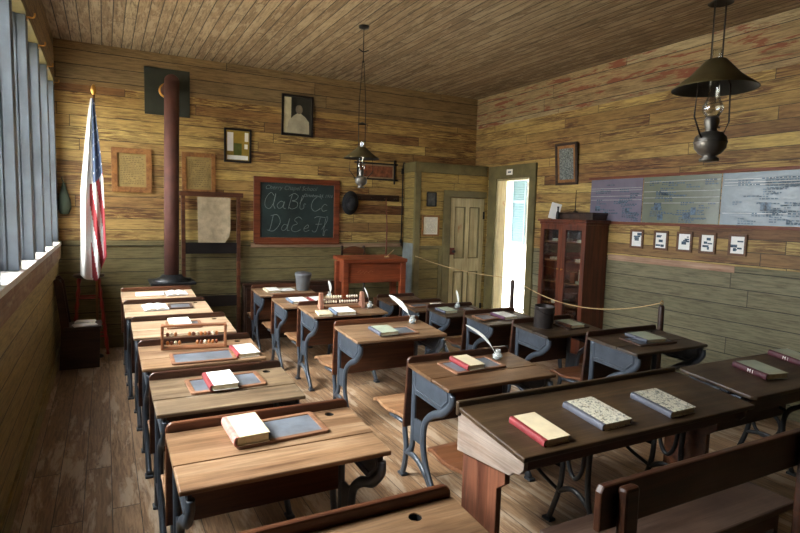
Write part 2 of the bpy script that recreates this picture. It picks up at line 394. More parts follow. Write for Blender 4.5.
# long sill under the windows
s = G(); s.bb((XL-.17, 1.5, 1.175), (XL+.037, 6.98, 1.215), .006); struct(s.obj('trim_7', M_sill))
s = G(); s.bb((XL, YF+.01, 1.04), (XL+.03, 6.98, 1.174), .004); struct(s.obj('trim_8', M_sillfront))
s = G(); s.bb((XL-.16, 1.6, HC-.03), (XL+.02, 7.0, HC), .004); struct(s.obj('trim_9', M_trim))
PY = [6.9-.75*i for i in range(8)]
for i, y in enumerate(PY):
    p = G(); p.bb((XL-.14, y-.055, 1.215), (XL+.012, y+.055, HC-.03), .004)
    p.bb((XL-.125, y-.075, 1.215), (XL-.095, y+.075, HC-.03), .003)
    p.bb((XL-.06, y-.068, 1.215), (XL-.045, y+.068, HC-.03), .003)
    struct(p.obj('trim_%d' % (10+i), M_sashpaint))
for i in range(7):
    y1, y0 = PY[i]-.076, PY[i+1]+.076
    e = bpy.data.objects.new('window_%d' % (i+1), None); C.objects.link(e); struct(e)
    e.location = (XL-.11, (y0+y1)/2, 1.215); hw = (y1-y0)/2
    f = G(); z1 = HC-.03-1.215
    for (a, b) in ((-hw, -hw+.045), (hw-.045, hw)): f.bb((-.018, a, 0), (.018, b, z1), .004)
    for (a, b) in ((0, .07), (.80, .85), (z1-.05, z1)): f.bb((-.018, -hw+.045, a), (.018, hw-.045, b), .004)
    f.bb((-.01, -.009, .07), (.01, .009, z1-.05), .002)
    for z in (.43, 1.22): f.bb((-.01, -hw+.045, z-.009), (.01, hw-.045, z+.009), .002)
    f.obj('sash_frame', M_sashpaint, e)
    G().bb((-.002, -hw+.04, .06), (.002, hw-.04, z1-.04)).obj('pane', M_pane, e)
    l = G(); l.box((.03, 0, .86), (.02, .05, .015), .003); l.sweep([(.035, 0, .87), (.05, .03, .875)], .005); l.obj('latch', M_gold, e)
for i, y in enumerate((6.9, 6.15, 5.4, 4.65)):
    h = G(); h.sweep(smoothpath([(XL+.012, y, 2.86), (XL+.05, y, 2.86), (XL+.06, y, 2.875), (XL+.06, y, 2.89)]), .006); h.box((XL+.014, y, 2.86), (.006, .03, .05), .002)
    tag(h.obj('curtain_hook', M_gold), ['brass curtain hook above the window post nearest the back corner', 'brass curtain hook second from the back corner above the windows', 'brass curtain hook third from the back corner above the windows', 'brass curtain hook nearest the top edge of the photo above the windows'][i], 'hook', 'curtain hooks above the windows')

# exterior door frame on the right wall
e = bpy.data.objects.new('door_1', None); C.objects.link(e); struct(e)
d = G()
d.bb((XR-.03, DY0-.12, 0), (XR, DY0, 2.3), .005); d.bb((XR-.03, DY1, 0), (XR, DY1+.17, 2.3), .005); d.bb((XR-.032, DY0-.12, DZ), (XR, DY1+.17, 2.31), .005)
d.obj('casing', M_trim, e)
j = G(); j.bb((XR-.01, DY1-.03, 0), (XR+.15, DY1, DZ), .003); j.bb((XR-.01, DY0, 0), (XR+.15, DY0+.025, DZ), .003); j.bb((XR-.01, DY0, DZ-.025), (XR+.15, DY1, DZ), .003)
j.obj('jamb', M_dooryel, e)
G().bb((XR, DY0, -.02), (XR+.2, DY1, .02), .004).obj('threshold', M_darkwood, e)
# corner closet
CX, CY, CZ = 3.755, 6.69, 2.30
e = bpy.data.objects.new('wall_closet', None); C.objects.link(e); struct(e)
d = G(); DX0, DX1, DT = 4.315, 4.93, 1.86
d.bb((CX, CY, 0), (DX0, CY+.03, 1.15), mi=1); d.bb((CX, CY, 1.15), (DX0, CY+.03, CZ-.005)); d.bb((DX0, CY, DT), (XR-.002, CY+.03, CZ-.005)); d.bb((DX1, CY, 0), (XR-.002, CY+.03, DT))
d.obj('front_boards', [M_closet, M_closetlow], e)
d = G(); d.bb((CX, CY+.03, 0), (CX+.025, YB-.002, 1.2), mi=1); d.bb((CX, CY+.03, 1.2), (CX+.025, YB-.002, CZ-.005)); d.obj('side_boards', [M_closetside, M_bluegrey], e)
d = G(); d.bb((CX-.01, CY-.02, 0), (CX+.075, CY+.03, CZ), .004); d.bb((CX-.02, CY-.022, CZ-.12), (XR-.04, CY, CZ), .005); d.bb((CX-.02, CY-.02, CZ-.12), (CX, YB-.002, CZ), .004)
d.bb((CX, CY, CZ-.005), (XR-.002, YB-.002, CZ+.02)); d.bb((CX+.075, CY-.012, 1.13), (DX0-.11, CY, 1.17), .003); d.bb((DX0-.17, CY-.012, .05), (DX0-.11, CY, 1.13), .003)
d.bb((DX0-.11, CY-.02, 0), (DX0, CY, DT+.09), .004); d.bb((DX0-.11, CY-.021, DT), (XR-.03, CY, DT+.09), .004); d.bb((DX0, CY-.02, 0), (DX0+.012, CY+.04, DT), .003); d.obj('trim_boards', M_trim, e)
e = bpy.data.objects.new('door_2', None); C.objects.link(e); struct(e); e.location = (DX0+.015, CY+.012, .01)
d = G(); W = DX1-DX0-.02; HH = DT-.02
for (a, b) in ((0, .09), (W/2-.04, W/2+.04), (W-.09, W)): d.bb((a, 0, 0), (b, .035, HH), .006)
for (a, b) in ((0, .2), (.78, .98), (HH-.13, HH)): d.bb((.09, .001, a), (W-.09, .034, b), .004)
d.bb((.05, .024, .1), (W-.05, .032, HH-.05)); d.obj('door_leaf', M_dooryel, e)
for x0, x1 in ((.09, W/2-.04), (W/2+.04, W-.09)):
    for z0, z1 in ((.2, .78), (.98, HH-.13)):
        d = G()
        for a, b_ in (((x0, z0), (x1, z0)), ((x0, z1), (x1, z1)), ((x0, z0), (x0, z1)), ((x1, z0), (x1, z1))): d.bb((min(a[0], b_[0])-.007, -.004, min(a[1], b_[1])-.007), (max(a[0], b_[0])+.007, .02, max(a[1], b_[1])+.007), .003)
        d.obj('shaded_panel_moulding', M_trim, e)  # darker colour on the moulding stands in for shade around the panels
d = G(); d.box((.05, -.008, 1.08), (.075, .025, .1), .004); d.obj('rim_lock', plain('rusty_lock', (110, 50, 34), .6, .3), e)
d = G(); d.lathe([(0, 0), (.012, 0), (.01, .02), (.024, .035), (.02, .05), (0, .055)], 12, T(.05, -.02, 1.08) @ RX(90)); d.obj('door_knob', M_tin, e)
d = G(); d.box((W-.01, -.004, 1.6), (.03, .01, .11), .002); d.box((W-.01, -.004, .25), (.03, .01, .11), .002); d.obj('hinge', M_ironblk, e)

# ------------------------------------------------------------------ outside
struct(G().bb((-30, -30, -.6), (40, 40, -.5)).obj('ground', M_ground))
b = thing('neighbouring_building', 'white clapboard building seen outside through the open door', 'building', T(8.1, 8, -.5))
d = G()
for k in range(34): d.box((.06, 0, .08+k*.15), (.12, 26, .15)); d.box((-.008, 0, .02+k*.15), (.02, 26, .02), .004)
d.obj('clapboard_wall', M_white, b)
sh = thing('window_shutter', 'blue louvred shutter on the white building outside the door', 'shutter', T(8.04, 9.66, 1.0))
d = G()
for (a, c) in ((-.22, -.18), (.18, .22)): d.bb((-.03, a, 0), (.0, c, 1.5), .003)
for (a, c) in ((0, .06), (.92, .97), (1.44, 1.5)): d.bb((-.03, -.18, a), (0, .18, c), .003)
d.obj('shutter_frame', M_shutter, sh)
d = G()
d.bb((-.004, -.18, .03), (-.001, .18, 1.47))
for k in range(26):
    z = .08+k*.053
    if .88 < z < .98: continue
    d.box((-.015, 0, z), (.006, .37, .05), 0, T(-.015, 0, z) @ RY(35) @ T(.015, 0, -z))
d.obj('louvres', M_shutter, sh)
struct(G().bb((XR+.16, -4.0, 2.75), (7.95, 21.0, 2.85)).obj('trim_30', M_bluegrey))  # unseen porch roof, added to keep daylight off the wall outside the door
b = thing('porch_railing', 'low grey porch rail just outside the open door', 'railing', T(6.3, 0, -.5))
d = G(); d.bb((-.04, 6.6, .88), (.04, 9.4, .94), .005); d.bb((-.02, 6.6, .5), (.02, 9.4, .54), .004); d.obj('rail', M_bluegrey, b)
for y in (6.7, 9.3): G().bb((-.04, y-.04, 0), (.04, y+.04, .95), .004).obj('post', M_bluegrey, b)

# ------------------------------------------------------------------ desks
def standard(s, arm=.34):
    """one cast-iron side standard in the plane x=0, desk facing +y"""
    q = G(); P = lambda L, w, t=.012: q.sweep(smoothpath([(0, y*s, z*s) for y, z in L]), w, t, 8, up=(1, 0, 0))
    # rx lies in the plane of the casting, ry across
    P([(-.022, .705), (-.022, .45), (-.018, .27), (-.002, .2), (.035, .165)], .022, .014)
    P([(.085, .355), (.08, .28), (.06, .19), (.07, .09), (.095, .012)], .022, .015)
    P([(.055, .16), (-.05, .168), (-.17, .115), (-.285, .012)], .019, .014)
    P([(-.425, .655), (-.42, .605), (-.345, .535), (-.235, .485), (-.155, .41), (-.14, .28), (-.185, .15), (-.295, .012)], .023, .016)
    MS = Matrix(((0, 0, 1, -.006), (1, 0, 0, 0), (0, 1, 0, 0), (0, 0, 0, 1)))
    q.plate([(y*s, z*s) for y, z in ((-.145, .41), (-.022, .40), (-.022, .27), (-.14, .27))], .012, M=MS)
    q.plate([(y*s, z*s) for y, z in [(-.02, .712), (-.425, .686), (-.42, .605), (-.345, .535), (-.02, .55)]], .012, M=MS)
    inner = [(-.045, .692), (-.385, .668), (-.39, .615), (-.33, .562), (-.045, .576)]
    for x in (-.007, .007): q.sweep([(x, y*s, z*s) for y, z in inner], .008*s, .0045, 6, up=(1, 0, 0), closed=True)
    for (y, z) in ((.095, .0), (-.295, .0)): q.box((0, y*s, .008), (.045, .06*s, .016), .005)
    q.sweep([(0, .06*s, .335*s), (0, arm*s*.8, .328*s)], .013, .014, 8, up=(1, 0, 0))
    return q
DK = {'L0': (.22, 1.39, .765, .72), 'L1': (.19, 2.27, .765, .765), 'L2': (.18, 3.02, .765, .68), 'L3': (.165, 3.80, .765, .70), 'L4': (.155, 4.60, .775, .69), 'L5': (.125, 5.36, .79, .68), 'L6': (.12, 6.12, .80, .66),
      'M1': (1.56, 2.81, .765, .745), 'M2': (1.55, 3.98, .765, .75), 'M3': (1.57, 4.97, .765, .72), 'M4': (1.51, 5.67, .735, .70), 'M5': (1.485, 6.48, .735, .66),
      'R1': (3.17, 2.96, .765, .77), 'R2': (3.08, 3.71, .73, .67), 'R3': (3.05, 4.40, .69, .62), 'R4': (3.0, 5.02, .655, .58), 'R5': (2.96, 5.56, .62, .55), 'R6': (2.92, 6.08, .615, .52)}
def slopeM(zs, zn, D): return T(0, 0, zs) @ Matrix.Rotation(math.atan2(zs-zn, D), 4, 'X')
def surf(k):
    """frame of the writing surface: origin at its left lip end, x right, y away, z off the wood"""
    if k == 'F2': return T(3.03, 2.12, 0) @ slopeM(.725, .68, .46)
    if k == 'F1': return T(1.40, 2.02, 0) @ slopeM(.745, .69, .44)
    X, Y, zl, w = DK[k]; s = zl/.765
    return T(X, Y, 0) @ slopeM(zl-.04, zl-.068, .43*s)
def desk(k, label, top, panel, seatm, seat='down', hole=(.86, -.045)):
    SD = {'L': .40, 'M': .46, 'R': .36}[k[0]] if k not in ('R5', 'M5') else .27
    X, Y, zl, w = DK[k]; s = zl/.765; D = .43*s
    t = thing('school_desk', label, 'desk', T(X, Y, 0), 'cast-iron school desks')
    SM = slopeM(zl-.04, zl-.068, D); L = D
    fs = .085   # pen strip, then the hinged writing slope
    q = G(); hx = hole[0]*w
    q.plate([(0, 0), (w, 0), (w, -L*.62+.0015), (0, -L*.62+.0015)], .02, [circ(hx, hole[1], .021, 14)[::-1]], SM @ T(0, 0, -.02), bev=.0)
    q.bb((.0, -L-.012, -.021), (w, -L*.62-.0015, .0), .006, SM)
    q.obj('desktop', TOPS[top], t)
    q = G(); q.lathe([(0, -.035), (.019, -.035), (.0205, -.02), (.0205, -.004)], 14, SM @ T(hx, hole[1], 0)); q.obj('ink_cup', M_dark, t)
    # back panel = backrest of the pupil in front: rounded top corners, leaning a little
    ph = zl-.325*s
    out = [(0, 0), (w, 0)]
    for a in range(0, 91, 18): out.append((w-.03+.03*math.cos(math.radians(a)), ph-.03+.03*math.sin(math.radians(a))))
    for a in range(90, 181, 18): out.append((.03+.03*math.cos(math.radians(a)), ph-.03+.03*math.sin(math.radians(a))))
    q = G(); PM = T(0, .022, zl) @ RX(4.5) @ T(0, 0, -ph) @ RX(90)
    q.plate(out, .022, M=PM, bev=.007); q.obj('seat_back', panel, t)
    q = G(); q.bb((.045, -.21*s, .60*s), (w-.045, -.03*s, .614*s), .003); q.bb((.045, -.036*s, .614*s), (w-.045, -.022*s, .70*s), .003); q.obj('book_shelf', panel, t)
    for x in (.035, w-.035):
        standard(s, .16 if seat == 'up' else .34).obj('side_standard', M_iron, t, T(x, 0, 0))
    if seat:
        n = 9; prof = []
        for i in range(n):
            u = i/(n-1); yy = .035+u*SD; zz = .372+.014*math.cos((u-.1)*2*PI)+.012*u-(.03*max(0, u-.88)/.12)
            prof.append((yy*s, zz*s))
        loop = prof+[(y, z-.022*s) for y, z in prof[::-1]]
        MM = Matrix(((0, 0, 1, .012), (1, 0, 0, 0), (0, 1, 0, 0), (0, 0, 0, 1)))
        if seat == 'up': MM = T(0, .066*s, .385*s) @ Matrix.Rotation(math.radians(74), 4, 'X') @ T(0, -.066*s, -.385*s) @ MM
        q = G(); q.plate(loop, w-.024, M=MM, bev=.004); q.obj('seat', seatm, t)
    return t
desk('L0', 'near left school desk cut off by the bottom edge, bare top with ink hole', 'warm', M_panred, M_seat, hole=(.78, -.05))
desk('L1', 'nearest full school desk of the left column, cream book on its slate', 'warm', M_panred, M_seat)
desk('L2', 'weathered grey-topped left column school desk with a white book on its slate', 'grey', M_pandark, M_seat)
desk('L3', 'left column school desk holding the framed abacus', 'warm', M_pandark, M_seat)
desk('L4', 'left column window-lit school desk just beyond the framed abacus', 'pale', M_pandark, M_seat)
desk('L5', 'left column school desk second from the stove, open book and slate on it', 'pale', M_pandark, M_seat)
desk('L6', 'left column school desk right in front of the black stove', 'pale', M_panred, M_seat, 'up')
desk('M1', 'nearest middle column school desk, with quill in inkwell and red-spined book on a slate', 'mid', M_pandark, M_seat)
desk('M2', 'middle column school desk with pale green book, on the near side of the pink-post abacus', 'warm', M_panred, M_seat)
desk('M3', 'middle column school desk holding the abacus with two pinkish end posts', 'warm', M_panred, M_seat)
desk('M4', 'middle column school desk with two open books, next nearer than the grey pail', 'warm', M_panred, M_seat)
desk('M5', 'middle column school desk holding the lidded grey pail', 'warm', M_panred, M_seat)
desk('R1', 'dark school desk beside the rope post, in the right column behind the long double desk', 'dark', M_pandark, M_seatdark)
desk('R2', 'right column dark school desk holding the dark tin pail', 'dark', M_pandark, M_seatdark)
desk('R3', 'right column school desk with a plum-spined book beside a slate', 'dark', M_pandark, M_seatdark)
desk('R4', 'small right column school desk with upright quill in an inkwell', 'dark', M_pandark, M_seatdark)
desk('R5', 'small right column school desk with slate and white paper, second from the teacher desk', 'mid', M_pandark, M_seatdark)
desk('R6', 'smallest bare school desk, right in front of the teacher desk', 'mid', M_pandark, M_seatdark, 'up')

# long double desk (F1)
t = thing('double_desk', 'long dark double desk with whitewashed end board and three books on top', 'desk', T(1.40, 2.02, 0))
w = 1.47; SM = slopeM(.745, .69, .44)
q = G(); q.bb((-.012, -.452, -.024), (w+.012, .0, 0), .006, SM); q.obj('desktop', TOPS['dark'], t)
q = G(); q.bb((-.014, .0, .70), (w+.01, .024, .768), .007); q.obj('ledge', TOPS['dark'], t)
MM = lambda x: Matrix(((0, 0, 1, x), (1, 0, 0, 0), (0, 1, 0, 0), (0, 0, 0, 1)))
for x, m in ((.0, M_oldwhite), (w-.05, M_pandark)):
    q = G(); q.plate([(.02, .725), (-.435, .667), (-.432, .63), (-.41, .605), (-.37, .595), (-.35, .575), (.02, .535)], .022, M=MM(x), bev=.002); eb = q.obj('end_board', m, t)
    if m is M_oldwhite: eb['label'] = 'worn whitewashed end board'
q = G(); q.bb((.03, -.005, .53), (w-.05, .012, .70), .003); q.bb((.03, -.40, .61), (w-.05, -.385, .665), .003); q.bb((.03, -.39, .60), (w-.05, -.01, .612), .002); q.obj('book_box', M_pandark, t)
for x in (.02, w-.05):
    q = G(); q.plate([(.0, 0), (.0, .57), (-.30, .57), (-.30, .51), (-.25, .47), (-.25, .05), (-.29, 0)], .028, M=MM(x), bev=.003); q.obj('plank_leg', M_redleg if x < 1 else M_panred, t)
def harp(m):
    q = G(); P = lambda L, a=.017, b=.011: q.sweep(smoothpath([(0, y, z) for y, z in L]), a, b, 8, up=(1, 0, 0))
    P([(.03, .56), (.02, .35), (.035, .2), (.1, .012)]); P([(-.16, .56), (-.15, .35), (-.165, .2), (-.23, .012)])
    P([(-.0, .52), (-.02, .36), (-.065, .30), (-.11, .36), (-.13, .52)], .012); P([(.035, .19), (-.02, .225), (-.065, .235), (-.11, .225), (-.165, .19)], .014)
    for y in (.1, -.23): q.box((0, y, .008), (.045, .06, .016), .005)
    q.sweep([(0, .03, .33), (0, .36, .325)], .014, .012, 8, up=(1, 0, 0)); q.sweep(smoothpath([(0, .3, .325), (0, .2, .24), (0, .04, .19)]), .011, .01, 8, up=(1, 0, 0))
    return q
for x in (.66, 1.36): harp(1).obj('iron_leg', M_ironblk, t, T(x, 0, 0))
q = G(); lp = [(.03+.40*i/8, .365+.014*math.cos((i/8-.1)*2*PI)+.012*i/8-(.02 if i == 8 else 0)) for i in range(9)]; q.plate(lp+[(y, z-.022) for y, z in lp[::-1]], w-.1, M=MM(.09), bev=.005); q.obj('seat', M_seatdark, t)
q = G()
q.box((.11, .06, .29), (.03, .05, .13), .006); q.sweep(smoothpath([(.11, .06, .3), (.11, .03, .18), (.11, .08, .012)]), .018, .013, 8, up=(1, 0, 0)); q.box((.11, .08, .008), (.05, .07, .016), .004); q.obj('seat_bracket', M_iron, t)
# second desk to its right (F2)
t = thing('lid_desk', 'dark lift-top desk at the right edge carrying two maroon-spined books', 'desk', T(3.03, 2.12, 0))
w = 1.14; SM = slopeM(.725, .68, .46)
q = G(); q.plate([(.03, .0), (0, -.03), (0, -.44), (.02, -.465), (w-.02, -.465), (w, -.44), (w, -.03), (w-.03, 0)][::-1], .022, M=SM @ T(0, 0, -.022), bev=.006); q.obj('desktop', TOPS['dark'], t)
q = G(); q.bb((.07, -.05, .52), (w-.07, -.03, .67), .003); q.bb((.07, -.40, .57), (w-.07, -.385, .63), .003); q.bb((.07, -.39, .555), (w-.07, -.04, .572), .003); q.obj('book_box', M_pandark, t)
q = G(); q.bb((-.02, -.16, .35), (w-.22, -.138, .62), .006); q.obj('front_panel', M_pandark, t); q = G(); q.bb((.04, -.13, 0), (.07, .03, .66), .004); q.obj('plank_leg', M_pandark, t)
for x in (w-.30,):
    q = G(); P = lambda L, a=.014, b=.010, cl=False: q.sweep(smoothpath([(0, y, z) for y, z in L]) if not cl else [(0, y, z) for y, z in L], a, b, 8, up=(1, 0, 0), closed=cl)
    P([(.02, .655), (.015, .4), (.03, .2), (.09, .012)], .017); P([(-.40, .63), (-.39, .56), (-.30, .47), (-.2, .38), (-.2, .2), (-.27, .012)], .017)
    P([(.02, .64), (-.40, .61)], .012); P(circ(-.1, .5, .07, 18), .009, .008, True); P(circ(-.22, .53, .05, 16), .009, .008, True); P(circ(-.09, .27, .085, 20), .013, .009, True)
    P([(.03, .18), (-.08, .2), (-.2, .18)], .013); P([(.015, .42), (-.1, .42), (-.2, .4)], .010); P([(-.16, .57), (-.27, .57), (-.34, .6)], .008)
    for y in (.09, -.27): q.box((0, y, .008), (.045, .06, .016), .005)
    q.obj('side_standard', M_ironblk, t, T(x, 0, 0))
q = G(); q.sweep(smoothpath([(.05, -.05, .69), (.03, -.12, .67), (.05, -.2, .665), (.04, -.3, .655)]), .008); q.box((.045, -.2, .655), (.03, .1, .02), .004); q.box((.05, -.34, .64), (.03, .06, .02), .004); q.obj('lid_hinge', M_iron, t)
# front bench (B2)
t = thing('bench', 'long red-brown wooden bench cut off by the lower right corner', 'bench', T(1.37, 1.20, 0))
q = G(); q.plate([(0, 0), (.0, .13), (.012, .15), (1.32, .15), (1.33, .13), (1.33, 0)][::-1], .03, M=T(0, .015, .605) @ RX(90) , bev=.007); q.obj('backrest', M_bench, t)
q = G(); q.bb((.05, .0, .40), (1.2, .31, .432), .008); q.obj('seat', M_benchseat, t)
for x in (.10, 1.16): q = G(); q.bb((x-.035, -.055, .0), (x+.035, -.018, .752), .012); q.obj('back_post', M_bench, t)
for x in (.13, 1.1): q = G(); q.plate([(.03, 0), (.03, .40), (.28, .40), (.27, 0), (.2, 0), (.16, .12), (.12, 0)], .03, M=MM(x)); q.obj('end_leg', M_bench, t)
q = G(); q.bb((.16, .02, .33), (1.1, .045, .40), .003); q.obj('stretcher', M_bench, t)

# ------------------------------------------------------------------ things on desks
def on(k, u, v, yaw=0, h=0.0): return surf(k) @ T(u, v, h) @ RZ(yaw)
def slate(k, u, v, yaw, label, w=.37, l=.205, m=None, group='writing slates'):
    t = thing('writing_slate', label, 'slate', on(k, u, v, yaw), group)
    q = G(); q.plate(rrect(w, l, .016), .012, [rrect(w-.045, l-.045, .006)[::-1]], bev=.0025); q.obj('wooden_frame', m or M_slateframe, t)
    G().box((0, 0, .005), (w-.04, l-.04, .006)).obj('slate_panel', M_slate, t)
def book(k, u, v, yaw, label, w=.135, l=.195, th=.028, cover=None, spine=None, h=0.0, group='closed books on the desks', M=None, mark=None):
    t = thing('book', label, 'book', M if M is not None else on(k, u, v, yaw, h), group)
    cover = cover or M_creamcov; spine = spine or M_red
    G().box((.004, 0, th/2), (w-.016, l-.012, th-.005)).obj('page_block', M_pages, t)
    for z in (.0015, th-.0015): G().box((.008, 0, z), (w-.018, l, .003), .0008).obj('cover_board', cover, t)
    q = G(); n = 7; o = []
    for i in range(n):
        a = PI/2+PI*i/(n-1); o.append((-w/2+.006+.008*math.cos(a), th/2+th/2*math.sin(a)))
    o = [(-w/2+.018, th+.0006)]+o+[(-w/2+.018, -.0)]; o2 = [(-w/2+.018, .0025), (-w/2+.010, .0025), (-w/2+.004, th/2), (-w/2+.010, th-.0025), (-w/2+.018, th-.0025)]
    q.plate(o+o2, l, M=T(0, l/2, 0) @ RX(90)); q.obj('spine', spine, t)
    if mark: textmesh(mark, .03, Matrix(((0, 0, -1, -w/2-.0015), (-1, 0, 0, -.01), (0, 1, 0, th/2), (0, 0, 0, 1))), M_paperw, 'spine_lettering', t)
    return t
def openbook(k, u, v, yaw, label, w=.26, l=.19, group='open books', M=None, cover=None):
    t = thing('open_book', label, 'book', M if M is not None else on(k, u, v, yaw), group)
    for sg in (-1, 1):
        top = [(0, .012)]+[(sg*w/2*i/8, .012+.014*math.sin(PI*min(1, (i/8)*1.1+.12))*(1-.35*i/8)) for i in range(1, 9)]
        o = top+[(sg*w/2, .004), (0, .004)]
        q = G(); q.plate(o, l, M=T(0, l/2, 0) @ RX(90)); q.obj('pages', M_paperw, t)
    q = G(); q.box((0, 0, .002), (w+.01, l+.01, .004), .001); q.obj('cover', cover or M_greyb, t)
def paper(k, u, v, yaw, label, w=.2, l=.15, group='loose papers', M=None, n=3):
    q = G(); 
    for i in range(n): q.box((random.uniform(-.006, .006), random.uniform(-.006, .006), .0015+.003*i), (w, l, .003), 0, RZ(random.uniform(-3, 3)))
    o = q.obj('paper_sheets', M_paperw); o.matrix_world = M if M is not None else on(k, u, v, yaw)
    tag(o, label, 'paper', group)
def inkwell(k, u, v, label):
    t = thing('inkwell', label, 'inkwell', on(k, u, v), 'glass inkwells')
    q = G(); q.lathe([(0, 0), (.026, 0), (.030, .006), (.030, .03), (.024, .04), (.014, .044), (.014, .054), (.018, .058), (.018, .062), (.011, .062), (.011, .045), (.022, .036), (.026, .03), (.026, .008), (0, .006)], 16); q.obj('glass_body', M_inkglass, t)
    q = G(); q.lathe([(0, .008), (.025, .008), (.025, .013), (0, .013)], 16); q.obj('ink', plain('dried_ink', (70, 72, 76), .5) if 'dried_ink' not in bpy.data.materials else bpy.data.materials['dried_ink'], t)
def quill(k, u, v, tip, label, wide=.009):
    base = on(k, u, v, 0, .012).to_translation(); tip = Vector(tip); d = tip-base; L = d.length
    t = thing('quill_pen', label, 'quill', T(*base), 'quill pens')
    side = d.cross(Vector((0, 0, 1))); side = side.normalized() if side.length > 1e-4 else Vector((1, 0, 0)); upv = side.cross(d).normalized()
    P = [d*s+upv*(.10*L*math.sin(PI*s)) for s in [i/12 for i in range(13)]]
    q = G(); q.sweep(P, .0022, seg=6, radii=[.7+.3*math.sin(PI*i/12) if i < 12 else .3 for i in range(13)]); q.obj('shaft', M_feather, t)
    R = [.15, .55, .9, 1, 1.05, 1, .95, .85, .6, .15]; q = G(); q.sweep(P[3:], .0014, wide, 8, up=tuple(side.cross(d).normalized()), radii=R, smooth=True); q.obj('vane', M_feather, t)
slate('L1', 0.407, -0.123, 3, 'wood-framed slate on the nearest full left desk, partly under a cream book')
book('L1', 0.278, -0.129, 3, 'thick cream book with red and white spine on the nearest left desk slate', .135, .20, .038, M_creamcov, plain('faded_pink_spine', (188, 128, 118), .65, var=.2, scale=30), h=.012)
slate('L2', 0.347, -0.156, 3, 'wood-framed slate under the book on the weathered grey desk')
book('L2', 0.317, -0.174, 2, 'white-covered red-spined book lying on the slate of the weathered grey desk', .14, .20, .03, M_paperw, M_red, h=.012)
slate('L3', 0.342, -0.329, -1, 'bare blue-looking slate in front of the framed abacus')
book('L3', 0.594, -0.304, 3, 'white book with red spine right of the slate and framed abacus', .14, .20, .026, M_paperw, M_red)
slate('L4', 0.353, -0.187, -2, 'slate mostly hidden under a white book, on the window-lit desk just beyond the framed abacus', .25, .20)
book('L4', 0.323, -0.18, 1, 'white book on the slate just beyond the framed abacus', .15, .20, .024, M_paperw, M_creamcov, h=.012)
slate('L5', 0.443, -0.181, -2, 'small slate right of the open book, second desk from the stove', .20, .18, M_slateframed)
openbook('L5', 0.24, -0.195, 5, 'white open book left of the small slate, second desk from the stove', .19, .20)
paper('L6', 0.255, -0.181, -2, 'white sheets on the left of the desk by the stove', .25, .14)
openbook('L6', 0.492, -0.21, 3, 'open book on the right of the desk by the stove', .19, .18)
slate('M1', 0.347, -0.153, 3, 'wood-framed slate under the red-spined book beside the quill, nearest middle desk')
book('M1', 0.306, -0.16, 1, 'cream book with bright red spine on the slate of the nearest middle desk', .125, .185, .03, M_creamcov, M_red, h=.012)
slate('M2', 0.428, -0.282, 0, 'slate partly under the pale green book', .23, .20)
book('M2', 0.275, -0.295, 2, 'pale green book with grey-blue spine beside a slate', .16, .195, .026, M_greencov, M_greyb, h=.012)
book('M3', 0.118, -0.377, -8, 'cream book at the left in front of the abacus with pink posts', .125, .16, .022, M_creamcov, M_creamcov)
book('M3', 0.301, -0.35, 0, 'white book with blue spine in front of the abacus with pink posts', .19, .20, .03, M_paperw, M_blueb)
book('M4', 0.212, -0.197, 3, 'blue-spined white book left of the red-spined one, near the grey pail', .18, .20, .024, M_paperw, M_blueb)
book('M4', 0.416, -0.183, 5, 'red-spined white book right of a blue-spined one, near the grey pail', .13, .19, .02, M_paperw, M_red)
book('M5', 0.189, -0.197, 3, 'white book left of the grey pail on the front middle desk', .16, .19, .026, M_paperw, M_creamcov)
paper('M5', 0.37, -0.168, 5, 'white papers just left of the grey pail', .16, .13)
slate('R1', 0.379, -0.228, -3, 'dark-framed slate under the grey book, desk beside the rope post', .38, .21, M_slateframed)
book('R1', 0.375, -0.204, -4, 'grey book with pale cover on the slate of the desk beside the rope post', .20, .205, .024, M_greencov, M_greyb, h=.012)
slate('R2', 0.455, -0.208, 2, 'dark-framed slate right of the tin pail, under a pale book', .26, .205, M_slateframed)
book('R2', 0.439, -0.214, 0, 'pale book on the slate right of the tin pail', .16, .19, .024, M_greencov, M_pandark, h=.012)
slate('R3', 0.13, -0.157, 3, 'slate left of the plum-spined book', .20, .19)
book('R3', 0.34, -0.17, 4, 'white book with plum-coloured spine beside a slate', .17, .20, .026, M_paperw, M_purple)
book('R4', 0.132, -0.162, 4, 'pale green book with grey spine left of the upright quill', .16, .18, .024, M_greencov, M_greyb)
slate('R4', 0.419, -0.162, 3, 'slate right of the upright quill', .17, .15, M_slateframed)
slate('R5', 0.167, -0.145, 3, 'slate left of the white paper, small desk second from the teacher desk', .24, .14)
paper('R5', 0.417, -0.131, 0, 'white papers right of a slate, small desk second from the teacher desk', .13, .11)
book('F1', 0.185, -0.306, 1, 'cream book with red spine on the long double desk', .14, .215, .03, M_creamcov, M_red)
book('F1', 0.554, -0.274, 1, 'marbled-cover book with grey-blue spine in the middle of the long double desk', .185, .235, .03, M_marble, M_greyb)
book('F1', 0.976, -0.295, 1, 'marbled-cover book with grey-blue spine near the right end of the long double desk', .185, .225, .03, M_marble, M_greyb)
book('F2', .455, -.225, -9, 'maroon-spined grey book marked in white, left one on the lift-top desk', .18, .225, .035, M_greencov, M_maroon, mark='M I')
book('F2', .97, -.15, -9, 'maroon-spined grey book marked in white, cut off by the right edge', .18, .225, .035, M_greencov, M_maroon, mark='M I')
inkwell('M1', 0.577, -0.099, 'glass inkwell with quill beside the red-spined book, nearest middle desk')
quill('M1', 0.577, -0.099, (1.97, 2.83, .925), 'large white quill leaning left from the nearest inkwell')
inkwell('M2', 0.641, -0.083, 'glass inkwell at the lip end beyond the pale green book')
quill('M2', 0.641, -0.083, (2.05, 4.05, .935), 'broad white quill leaning left over the desk with the pale green book', .02)
inkwell('M3', 0.63, -0.224, 'glass inkwell right of the abacus with pink posts')
